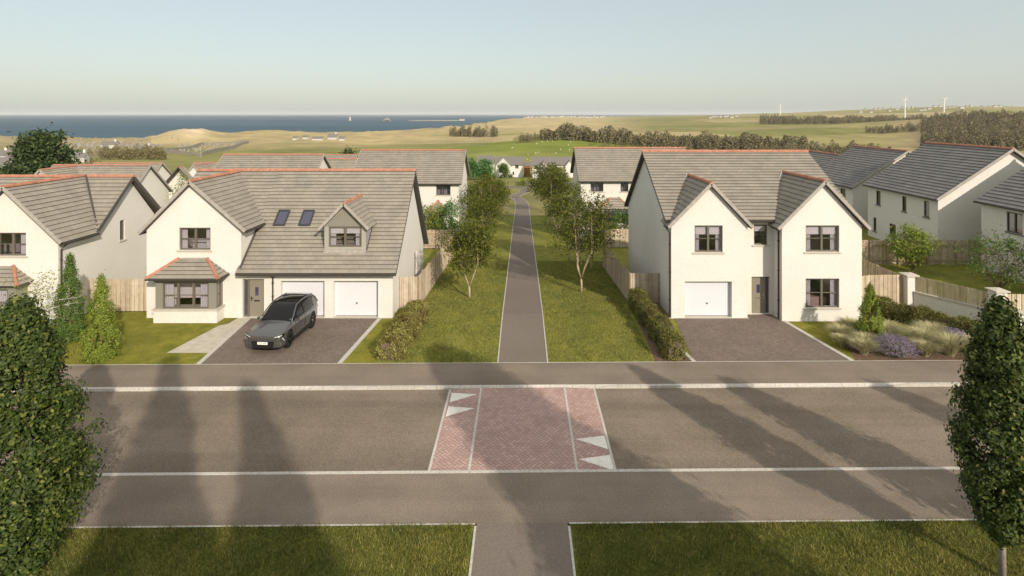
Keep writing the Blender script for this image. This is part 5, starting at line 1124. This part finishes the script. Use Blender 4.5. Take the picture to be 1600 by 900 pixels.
def car():
    t = thing('parked_car', 'warm grey electric crossover parked nose to the road on the block driveway', 'car', (0, 0, 0))
    # body: cross sections from nose to tail (y, half width, sill z, shoulder z, deck z)
    st = [(-2.38, .70, .32, .66, .74), (-2.34, .84, .23, .72, .81), (-2.2, .92, .20, .78, .87), (-1.95, .96, .19, .84, .94), (-1.5, .97, .19, .90, 1.01), (-1.1, .975, .19, .93, 1.05), (-.8, .97, .19, .94, 1.07), (-.2, .965, .19, .95, 1.08), (.5, .965, .19, .965, 1.09), (1.1, .97, .2, .99, 1.11), (1.6, .98, .21, 1.03, 1.14), (2.0, .95, .24, 1.05, 1.15), (2.25, .89, .30, 1.03, 1.12), (2.38, .80, .42, .98, 1.06)]
    rings = []
    for y, w, zs, zh, zd in st:
        half = [(w * .86, zs), (w * .97, zs + .06), (w * 1.0, zs + .2), (w * .975, (zs + zh) / 2), (w * 1.0, zh - .10), (w * .985, zh), (w * .93, zh + (zd - zh) * .55), (w * .78, zd - .005), (w * .45, zd + .018)]
        rings.append([(x, y, z) for x, z in half] + [(0, y, zd + .022)] + [(-x, y, z) for x, z in reversed(half)])
    body = loft('body', rings, M['paint_car'], t, closed=True)
    md = body.modifiers.new('s', 'SUBSURF'); md.levels = 2; md.render_levels = 2
    cut = []
    for y in (-1.42, 1.42):
        bm_ = bmesh.new(); bmesh.ops.create_cone(bm_, cap_ends=True, segments=40, radius1=.44, radius2=.44, depth=3); me = bpy.data.meshes.new('arch'); bm_.to_mesh(me); bm_.free()
        c = bpy.data.objects.new('arch', me); COL.objects.link(c); c.rotation_euler = (0, R(90), 0); c.location = (0, y, .39); cut.append(c)
        b = body.modifiers.new('b', 'BOOLEAN'); b.operation = 'DIFFERENCE'; b.object = c; b.solver = 'EXACT'
    bpy.context.view_layer.update(); dg = bpy.context.evaluated_depsgraph_get()
    me = bpy.data.meshes.new_from_object(body.evaluated_get(dg)); body.modifiers.clear(); body.data = me; me.name = 'body'
    me.polygons.foreach_set('use_smooth', [abs(p.normal.x) < 2 for p in me.polygons])
    try: me.set_sharp_from_angle(angle=R(38))
    except Exception: pass
    if not me.materials: me.materials.append(M['paint_car'])
    for c in cut: bpy.data.objects.remove(c)
    u = MB(); u.box(-.80, .80, -2.1, 2.15, .24, .62); u.build('underbody', M['car_trim'], t)
    # cabin: dark glasshouse in rings going up, roof skin on top
    def ring(z, y0, y1, w, k=5):
        P = []; r = .22
        for cx_, cy_, a0 in ((w - r, y1 - r * 1.3, 0), (-(w - r), y1 - r * 1.3, 90), (-(w - r), y0 + r * 1.3, 180), (w - r, y0 + r * 1.3, 270)):
            for i in range(k):
                a = R(a0 + 90 * i / (k - 1)); P.append((cx_ + r * math.cos(a), cy_ + r * 1.3 * math.sin(a), z - (.05 * (abs(math.cos(a))) if z < 1.1 else 0)))
        return P
    lv = [(1.02, -1.05, 2.2, .885), (1.16, -.86, 2.14, .86), (1.33, -.60, 2.02, .80), (1.48, -.38, 1.93, .74), (1.59, -.14, 1.80, .69), (1.635, .1, 1.55, .56)]
    cab = loft('windows', [ring(*l) for l in lv], M['car_glass'], t, closed=True)
    # roof skin, pillars and rails in body colour
    pr = MB()
    for s_ in (-1, 1):
        pr.tube([(s_ * .885, -1.08, 1.04), (s_ * .83, -.76, 1.23), (s_ * .76, -.40, 1.44), (s_ * .71, -.14, 1.57), (s_ * .70, .40, 1.63), (s_ * .70, 1.1, 1.635), (s_ * .71, 1.7, 1.595), (s_ * .78, 2.06, 1.38), (s_ * .86, 2.24, 1.12)], [.032, .034, .034, .034, .036, .04, .045, .05, .05], 8)
        q = [(s_ * .90, 1.62, 1.10), (s_ * .885, 2.2, 1.10), (s_ * .80, 2.05, 1.36), (s_ * .735, 1.86, 1.52), (s_ * .765, 1.72, 1.42)]; pr.poly(q if s_ > 0 else q[::-1]); q2 = [(x - s_ * .04, y, z) for x, y, z in q]; pr.poly(q2[::-1] if s_ > 0 else q2)
        for i_ in range(5): pr.poly([q[i_], q[(i_ + 1) % 5], q2[(i_ + 1) % 5], q2[i_]])
    pr.build('pillar', M['paint_car'], t, True)
    b_ = MB()
    for s_ in (-1, 1): b_.tube([(s_ * .885, .46, 1.05), (s_ * .82, .44, 1.32), (s_ * .70, .42, 1.56)], .03, 6)
    b_.build('window_post', M['car_trim'], t)
    sp = MB(); sp.obox((0, 1.88, 1.56), (.62, 0, 0), (0, .22, -.035), (0, .003, .018)); sp.build('spoiler', M['paint_car'], t)
    ws = MB(); 
    # lower trims
    tr = MB()
    for s_ in (-1, 1): tr.obox((s_ * .955, 0, .30), (.022, 0, 0), (0, 1.0, 0), (0, 0, .10))
    tr.build('sill_trim', M['car_trim'], t)
    lt = MB()
    for s_ in (-1, 1): lt.obox((s_ * .975, -.1, .42), (.008, 0, 0), (0, .85, .02), (0, 0, .014))
    lt.build('side_strip', M['rim_bright'], t)
    gl = MB(); gl.poly([(-.60, -2.385, .56), (.60, -2.385, .56), (.52, -2.375, .25), (-.52, -2.375, .25)]); gl.poly([(-.60, -2.385, .56), (-.52, -2.375, .25), (-.5, -2.2, .25), (-.6, -2.2, .56)]); gl.poly([(.60, -2.385, .56), (.6, -2.2, .56), (.5, -2.2, .25), (.52, -2.375, .25)]); gl.poly([(-.6, -2.385, .56), (-.6, -2.2, .56), (.6, -2.2, .56), (.6, -2.385, .56)]); gl.build('grille', M['car_trim'], t)
    bl = MB(); bl.beam((-.66, -2.40, .715), (.66, -2.40, .715), .03, .06); bl.build('nose_blade', M['rim_bright'], t)
    for s_ in (-1, 1):
        hl = MB(); hl.poly([(s_ * .55, -2.40, .745), (s_ * .92, -2.25, .83), (s_ * .968, -2.02, .87), (s_ * .985, -2.05, .76), (s_ * .94, -2.26, .69), (s_ * .62, -2.405, .665)] if s_ > 0 else list(reversed([(s_ * .55, -2.40, .745), (s_ * .92, -2.25, .83), (s_ * .968, -2.02, .87), (s_ * .985, -2.05, .76), (s_ * .94, -2.26, .69), (s_ * .62, -2.405, .665)])))
        hb = hl.build('headlight', M['car_trim'], t); ln = MB(); ln.beam((s_ * .62, -2.415, .74), (s_ * .935, -2.25, .80), .012, .022); ln.beam((s_ * .95, -2.255, .69), (s_ * .985, -2.09, .54), .012, .03); ln.build('lamp_blade', M['lamp'], hb)
        br = MB(); br.poly([(s_ * .66, -2.378, .50), (s_ * .90, -2.25, .48), (s_ * .88, -2.27, .36), (s_ * .60, -2.376, .42)]); br.build('bumper_vane', M['rim_bright'], t)
        mr = MB(); c = Vector((s_ * 1.03, -.72, 1.06)); mr.obox(c, (.10, s_ * .02, 0), (0, .055, 0), (0, 0, .055)); mr.beam((s_ * .86, -.75, 1.0), c, .03, .03); m_ = mr.build('wing_mirror', M['paint_car'], t)
        hd = MB()
        for y in (-.05, .85): hd.obox((s_ * .962, y, .80), (.012, 0, 0), (0, .10, 0), (0, 0, .013))
        hd.build('door_handle', M['car_trim'], t)
        sm = MB()
        for y, za, zb_ in ((-.78, .3, .97), (.42, .3, 1.0), (1.15, .62, 1.02)): sm.obox((s_ * .958, y, (za + zb_) / 2), (.006, 0, 0), (0, .006, 0), (0, 0, (zb_ - za) / 2))
        sm.build('door_seam', M['car_trim'], t)
        tl = MB(); tl.obox((s_ * .66, 2.33, .88), (.22, -s_ * .05, 0), (0, .03, 0), (0, 0, .03)); tl.build('tail_lamp', M['terracotta'], t)
    # wheels
    for s_ in (-1, 1):
        for y in (-1.42, 1.42):
            w = MB(); prof = [(.22, .0), (.32, .0), (.365, .015), (.385, .05), (.39, .11), (.39, .17), (.37, .215), (.30, .23), (.22, .22)]
            rg = []; N = 36; xo = s_ * .975
            for k in range(N + 1):
                a = 2 * math.pi * k / N; rg.append([(xo - s_ * x, y + r * math.cos(a), .39 + r * math.sin(a)) for r, x in prof])
            for a, b in zip(rg[:-1], rg[1:]):
                for i in range(len(prof) - 1): w.poly([a[i], a[i + 1], b[i + 1], b[i]])
            wh = w.build('wheel', M['tyre'], t, True)
            r_ = MB(); r_.tube([(xo - s_ * .10, y, .39), (xo - s_ * .12, y, .39)], .27, 32); r_.build('brake_disc', M['car_trim'], wh)
            r_ = MB()
            for k in range(5):
                a = 2 * math.pi * k / 5 + .3
                for da in (-.13, .13): r_.beam((xo - s_ * .03, y + .06 * math.cos(a), .39 + .06 * math.sin(a)), (xo - s_ * .015, y + .27 * math.cos(a + da), .39 + .27 * math.sin(a + da)), .028, .03, (1, 0, 0))
            r_.tube([(xo - s_ * .05, y, .39), (xo - s_ * .005, y, .39)], .065, 16)
            for k in range(32):
                a, b = 2 * math.pi * k / 32, 2 * math.pi * (k + 1) / 32; r_.poly([(xo - s_ * .012, y + .275 * math.cos(a), .39 + .275 * math.sin(a)), (xo - s_ * .012, y + .275 * math.cos(b), .39 + .275 * math.sin(b)), (xo - s_ * .012, y + .31 * math.cos(b), .39 + .31 * math.sin(b)), (xo - s_ * .012, y + .31 * math.cos(a), .39 + .31 * math.sin(a))])
            r_.build('rim', M['rim_bright'] if y > 0 else M['rim'], wh)
    p = MB(); p.box(-.26, .26, -2.405, -2.39, .42, .53); pl = p.build('number_plate', M['plate'], t)
    cu = bpy.data.curves.new('plate_text', 'FONT'); cu.body = 'UP22 AME'; cu.size = .1; cu.align_x = 'CENTER'; cu.align_y = 'CENTER'; cu.extrude = .001
    to = bpy.data.objects.new('plate_text', cu); COL.objects.link(to); bpy.context.view_layer.update()
    me = bpy.data.meshes.new_from_object(to.evaluated_get(bpy.context.evaluated_depsgraph_get())); bpy.data.objects.remove(to)
    me.materials.clear(); o = link('registration', me, pl, M['black']); o.location = (0, -2.4075, .475); o.rotation_euler = (R(90), 0, 0); o.scale = (.92, 1, 1)
    t.location = (-11.72, 27.78, 0.014); t.rotation_euler = (0, 0, R(-4.5)); t.scale = (.92, .85, 1.04)
    return t
car()

# ------------------------------------------------------------ far woods and scrub, each one mass
def at(px, D): return (px - 816) / 880 * D
def wood(name, label, px0, px1, D0, D1, h, n, m='wood_far', edge=0.0, per=80, wd=.30, shape=0.42, trunks=True):
    a = rng.uniform(0, 1, n); dpt = rng.uniform(0, 1, n) ** 1.3
    if callable(D0): d0 = np.array([D0(x) for x in a])
    else: d0 = np.full(n, float(D0))
    Dd_ = d0 + dpt * (D1 - D0 if not callable(D0) else D1); px = px0 + (px1 - px0) * a; X = (px - 816) / 880 * Dd_; Y = Dd_
    hh = h * rng.uniform(.55, 1.12, n) * (1 + .18 * np.sin(a * 37 + h) + .1 * np.sin(a * 83)) * (1 - edge * np.abs(2 * a - 1) ** 4); Z = ground(X, Y); tid = np.repeat(np.arange(n), per); N = n * per
    f = rng.uniform(.12, 1, N); rad = hh[tid] * wd * (1 - f) ** shape * rng.uniform(.3, 1.1, N); th = rng.uniform(0, 6.28, N)
    P = np.stack([X[tid] + rad * np.cos(th), Y[tid] + rad * np.sin(th), Z[tid] + f * hh[tid]], 1)
    V, F = leaves(P, np.stack([np.cos(th), np.sin(th), 0 * th + .5], 1), h * .125, .8, .6); 
    if trunks:
        k = np.arange(n); w = .018 * hh; q = np.stack([np.stack([X - w, Y, Z - .5], 1), np.stack([X + w, Y, Z - .5], 1), np.stack([X, Y, Z + hh * .97], 1)], 1).reshape(-1, 3); b = len(V); V = np.concatenate([V, q]); i = b + 3 * k; F = np.concatenate([F, np.stack([i, i + 1, i + 2], 1)])
    return tag(np_mesh(name, V, F, M[m], None), label, 'wood' if 'wood' in name else 'scrub', None, 'stuff')
wood('conifer_wood', 'long dark conifer belt in the centre distance behind the right house', 845, 1260, 388, 430, 10, 620, edge=.25, wd=.3)
wood('conifer_wood', 'small dark block of conifers near the centre of the dunes', 703, 776, 640, 672, 10.5, 110)
wood('conifer_wood', 'long thin wood on the rise below the wind turbines', 1188, 1485, 1150, 1290, 15, 620, wd=.35)
wood('conifer_wood', 'big dark conifer wood on the slope at the right edge', 1440, 1640, 400, 780, 9.5, 1500, wd=.32, edge=.2)
wood('conifer_wood', 'loose conifers behind the dark roofs on the right', 1196, 1392, 330, 372, 7, 230, edge=.3, wd=.35)
wood('conifer_wood', 'low wood belt between two green fields on the right', 1352, 1452, 640, 680, 7.5, 120)
wood('conifer_wood', 'far wood along the right horizon', 1560, 1640, 1150, 1500, 16, 160)
wood('conifer_wood', 'small dark wood on the heath left of the turbines', 1188, 1215, 1500, 1540, 14, 30)
wood('conifer_wood', 'low bushes left of the conifer belt', 812, 842, 380, 400, 5.0, 30)
wood('scrub', 'brown bushes along the cemetery on the left', 158, 258, 318, 350, 6.2, 120, 'scrub', wd=.42, shape=.4)
wood('scrub', 'brown scrub in front of the conifer belt', 920, 1150, 340, 375, 3.2, 160, 'scrub', wd=.6, shape=.4)
wood('scrub', 'bushes in front of the loose conifers on the right', 1210, 1460, 290, 325, 3.6, 200, 'scrub', wd=.6, shape=.4)
wood('scrub', 'scattered bushes behind the left roofs', 0, 160, 260, 420, 4.0, 60, 'scrub', wd=.5, shape=.4)
wood('scrub', 'dark low shrubs by the road at the foot of the path', 778, 800, 203, 204.5, 1.4, 30, 'leaf_dark', wd=.7, shape=.4, trunks=False)
wood('scrub', 'brown field hedge by the distant fields on the heath', 815, 870, 560, 575, 3.0, 40, 'scrub', wd=.7, shape=.4)
hz_ = thing('hedge', 'straight clipped hedge beside the distant brown driveway', 'hedge', (0.4, 160, G(.4, 160))); mb = MB()
P = []; n = 9000; x = rng.uniform(-.6, .6, n); y = rng.uniform(150, 172, n); z = rng.uniform(0, 1.5, n); k = np.maximum(np.abs(x) / .6, z / 1.5) > .75; x, y, z = x[k], y[k], z[k]
leaf_mesh('foliage', np.stack([x + .2, y, ground(x, y) + z], 1), np.stack([x, 0 * x, z], 1), .32, M['leaf_bright'], hz_)

# ------------------------------------------------------------ wind turbines
def turbine(label, px, D, z_hub, rot, bl=9):
    x = at(px, D); zg = G(x, D); t = thing('wind_turbine', label, 'wind turbine', (x, D, zg), 'wind turbines on the horizon')
    b = MB(); b.tube([(x, D, zg - 2), (x, D, z_hub)], [1.5, .9], 12); b.build('tower', M['turbine'], t); b = MB(); b.box(x - 1, x + 1, D - 2.5, D + 2.5, z_hub - .8, z_hub + 1.2); b.build('nacelle', M['turbine'], t)
    for k in range(3):
        a = R(rot + 120 * k); b = MB(); b.tube([(x, D - 2.9, z_hub), (x + math.sin(a) * bl * .3, D - 2.9, z_hub + math.cos(a) * bl * .3), (x + math.sin(a) * bl, D - 2.9, z_hub + math.cos(a) * bl)], [.55, .7, .15], 6); b.build('blade', M['turbine'], t)
turbine('wind turbine left of the pair on the right horizon', 1414, 1400, 48, 0, 10); turbine('wind turbine right of the pair on the right horizon', 1475, 1400, 47, 60, 10); turbine('faint lone wind turbine on the horizon farther left', 1219, 2300, 46, 20, 11)

# ------------------------------------------------------------ far settlements
def cottage(x, y, w, dpt, h_, zr, ang, label, group, chim=True, cat='cottage', name='cottage', zoff=0):
    zg = G(x, y) + zoff; t = thing(name, label, cat, (x, y, zg), group); b = MB()
    b.box(x - w / 2, x + w / 2, y - dpt / 2, y + dpt / 2, zg - 2, zg + h_); b.poly([(x - w / 2, y - dpt / 2, zg + h_), (x - w / 2, y, zg + zr), (x - w / 2, y + dpt / 2, zg + h_)]); b.poly([(x + w / 2, y - dpt / 2, zg + h_), (x + w / 2, y + dpt / 2, zg + h_), (x + w / 2, y, zg + zr)]); b.build('wall', M['white_dist'], t)
    r = MB(); r.poly([(x - w / 2 - .3, y - dpt / 2 - .3, zg + h_ - .1), (x + w / 2 + .3, y - dpt / 2 - .3, zg + h_ - .1), (x + w / 2 + .3, y, zg + zr + .1), (x - w / 2 - .3, y, zg + zr + .1)]); r.poly([(x + w / 2 + .3, y + dpt / 2 + .3, zg + h_ - .1), (x - w / 2 - .3, y + dpt / 2 + .3, zg + h_ - .1), (x - w / 2 - .3, y, zg + zr + .1), (x + w / 2 + .3, y, zg + zr + .1)]); ro = r.build('roof', M['roof_far'], t)
    if chim: c = MB(); c.box(x + w * .3, x + w * .3 + 1, y - .5, y + .5, zg + zr - 1, zg + zr + 1.3); c.build('chimney', M['white_far'], ro)
    t.rotation_euler = (0, 0, ang); return t
for i in range(26):
    px = 804 + i * 5.6 + rng.uniform(-1.5, 1.5); D = rng.uniform(3300, 3800); cottage(at(px, D), D, rng.uniform(12, 24), 9, rng.uniform(5, 7), 9, rng.uniform(-.3, .3), 'tiny white cottage of the seaside village on the centre horizon', 'village on the centre horizon')
for i in range(34):
    px = 1345 + i * 7.2 + rng.uniform(-2, 2); D = rng.uniform(2300, 3000); cottage(at(px, D), D, rng.uniform(10, 20), 8, rng.uniform(4, 6), 8, rng.uniform(-.3, .3), 'tiny pale house of the settlement on the right horizon', 'settlement on the right horizon')
for i in range(8):
    px = 1108 + i * 6 + rng.uniform(-2, 2); D = rng.uniform(1700, 1900); cottage(at(px, D), D, rng.uniform(8, 13), 7, 3.5, 6, rng.uniform(-.3, .3), 'tiny pale building of the far hamlet on the heath', 'hamlet on the heath')
cottage(at(1418, 1330), 1330, 9, 8, 5, 8, 0, 'pale farm shed at the foot of the left turbine of the pair', None, False, 'shed', 'shed'); cottage(at(1445, 1330), 1330, 42, 9, 3.5, 5, 0, 'long low pale shed between the two turbines', None, False, 'shed', 'shed'); cottage(at(1474, 1330), 1330, 12, 8, 5, 9, 0, 'pale farmhouse at the foot of the right turbine of the pair', None, True, 'farmhouse', 'farmhouse')
for k, (px, w, h_, zr, lab) in enumerate(((462, 4, 2, 3.4, 'small white hut at the left end of the farm by the dunes'), (478, 5, 1.8, 3.4, 'second building from the left of the farm by the dunes'), (497, 10, 1.8, 3.6, 'long low building in the middle of the farm by the dunes'), (520, 9, 2.4, 6.0, 'big farmhouse of the farm by the dunes'), (535, 5, 2.2, 4.4, 'barn at the right end of the farm by the dunes'))):
    D = 560 + (k % 2) * 18; cottage(at(px, D), D, w, 8, h_, zr, .1, lab, None, k == 3, 'farm building', 'farm_building')
for px, D, w, lab in ((8, 236, 9, 'white gabled house behind the dark tree at the left edge'), (-10, 300, 14, 'long pale roofed building at the left edge')): cottage(at(px, D), D, w, 8, 3.6, 6.5, .8, lab, None, True, 'house', 'house')
for px, D, w, lab in ((28, 270, 9, 'low grey roofed house between the left edge and the big dark tree'), (122, 300, 8, 'low distant house just right of the big dark tree'), (172, 430, 10, 'long low house behind the brown bushes on the left'), (225, 360, 7, 'little pale house by the cemetery wall')):
    cottage(at(px, D), D, w, 7, 2.8, 5.4, .3, lab, None, True, 'house', 'house')
# lighthouse, breakwater beacon and a ship shape out on the bay
def lighthouse(label, px, D, h_):
    x = at(px, D); t = thing('lighthouse', label, 'lighthouse', (x, D, SEA_Z)); b = MB(); b.tube([(x, D, SEA_Z - 1), (x, D, SEA_Z + h_)], [3.4, 2.4], 12); b.build('tower', M['white_far'], t); b = MB(); b.tube([(x, D, SEA_Z + h_), (x, D, SEA_Z + h_ + 4), (x, D, SEA_Z + h_ + 7)], [2.8, 2.6, .2], 12); b.build('lantern', M['roof_far'], t)
    b = MB(); b.box(x - 12, x + 9, D - 3, D + 3, SEA_Z - 2, SEA_Z + 3); b.build('base', M['stone'], t)
lighthouse('small white lighthouse standing in the bay', 547, 2900, 20)
x = at(604, 2900); t_ = thing('rock', 'dark rocky islet right of the lighthouse in the bay', 'rock', (x, 2900, SEA_Z)); b = MB(); b.tube([(x - 22, 2900, SEA_Z), (x - 6, 2900, SEA_Z + 5), (x + 4, 2900, SEA_Z + 9), (x + 22, 2900, SEA_Z)], [1, 7, 7, 1], 8); b.build('boulder', M['stone'], t_)
x = at(722, 2900); cottage(x, 2900, 26, 12, 6, 9, 0, 'white harbour building at the end of the spit', None, False, 'building', 'harbour_building', 2)
# ------------------------------------------------------------ cemetery
def stone_wall(label, p, q, h_=1.7):
    t = thing('stone_wall', label, 'wall', (p[0], p[1], G(*p))); b = MB(); n = 14
    for i in range(n):
        a = [p[k] + (q[k] - p[k]) * i / n for k in (0, 1)]; c = [p[k] + (q[k] - p[k]) * (i + 1) / n for k in (0, 1)]
        b.beam((a[0], a[1], G(*a) + h_ / 2 - .2), (c[0], c[1], G(*c) + h_ / 2 - .2), .6, h_ + .4)
    b.build('masonry', M['stone'], t)
A_, B_, C_, D_ = (at(254, 372), 372), (at(318, 470), 470), (at(388, 520), 520), (at(314, 345), 345)
stone_wall('dark stone wall on the left of the walled cemetery corner', A_, B_, 2.6); stone_wall('stone wall along the far side of the cemetery corner', B_, C_, 2.6); stone_wall('pale stone wall along the near side of the cemetery corner', A_, D_, 2.2); stone_wall('stone wall closing the right side of the cemetery corner', D_, C_, 2.6)
stone_wall('long pale wall of the old churchyard among the gravestones', (at(110, 470), 470), (at(252, 450), 450), 2.0)
def grave_mesh(seed):
    random.seed(seed); b = MB(); w = random.uniform(.35, .55); h_ = random.uniform(1.1, 1.9); pts = [(-w, 0), (w, 0), (w, h_ * .8), (w * .6, h_ * .95), (0, h_), (-w * .6, h_ * .95), (-w, h_ * .8)]
    b.poly([(x, -.12, z) for x, z in pts]); b.poly([(x, .12, z) for x, z in reversed(pts)])
    for i in range(len(pts)): p, q = pts[i], pts[(i + 1) % len(pts)]; b.poly([(p[0], -.12, p[1]), (p[0], .12, p[1]), (q[0], .12, q[1]), (q[0], -.12, q[1])])
    return b
gm = [grave_mesh(i).build('gravestone', M['gravestone']) for i in range(4)]; gp = []
for row in range(10):
    D = 385 + row * 13
    for k in range(23):
        px = 112 + k * 12 + random.uniform(-4, 4)
        if D < 470 and px > 250 and px < 262 + (D - 372) * .2: continue
        if px > 330 - (480 - D) * .35 + 40: continue
        gp.append((at(px, D), D + random.uniform(-3, 3)))
for i, (x, y) in enumerate(gp):
    o = gm[i % 4] if i < 4 else gm[i % 4].copy()
    if i >= 4: COL.objects.link(o)
    o.location = (x, y, G(x, y) - .1); o.rotation_euler = (0, 0, random.uniform(-.2, .2)); tag(o, 'small upright gravestone in the cemetery beyond the left roofs', 'gravestone', 'gravestones in the cemetery')
# sheep on the green rise
sb = MB(); sb.tube([(-.6, 0, .65), (-.3, 0, .72), (.3, 0, .72), (.6, 0, .65)], [.2, .36, .36, .22], 8); sb.tube([(.6, 0, .75), (.85, 0, .9)], [.14, .1], 6)
for lx in (-.35, .35):
    for ly in (-.15, .15): sb.tube([(lx, ly, 0), (lx, ly, .5)], .06, 5)
s0 = sb.build('sheep', M['wool'])
for i in range(26):
    o = s0 if i == 0 else s0.copy()
    if i: COL.objects.link(o)
    D = random.uniform(290, 400); x = at(random.uniform(800, 900), D); o.location = (x, D, G(x, D)); o.rotation_euler = (0, 0, random.uniform(0, 6)); o.scale = (.7, .7, .7)
    tag(o, 'white sheep grazing on the green rise behind the distant houses', 'sheep', 'sheep on the green rise')
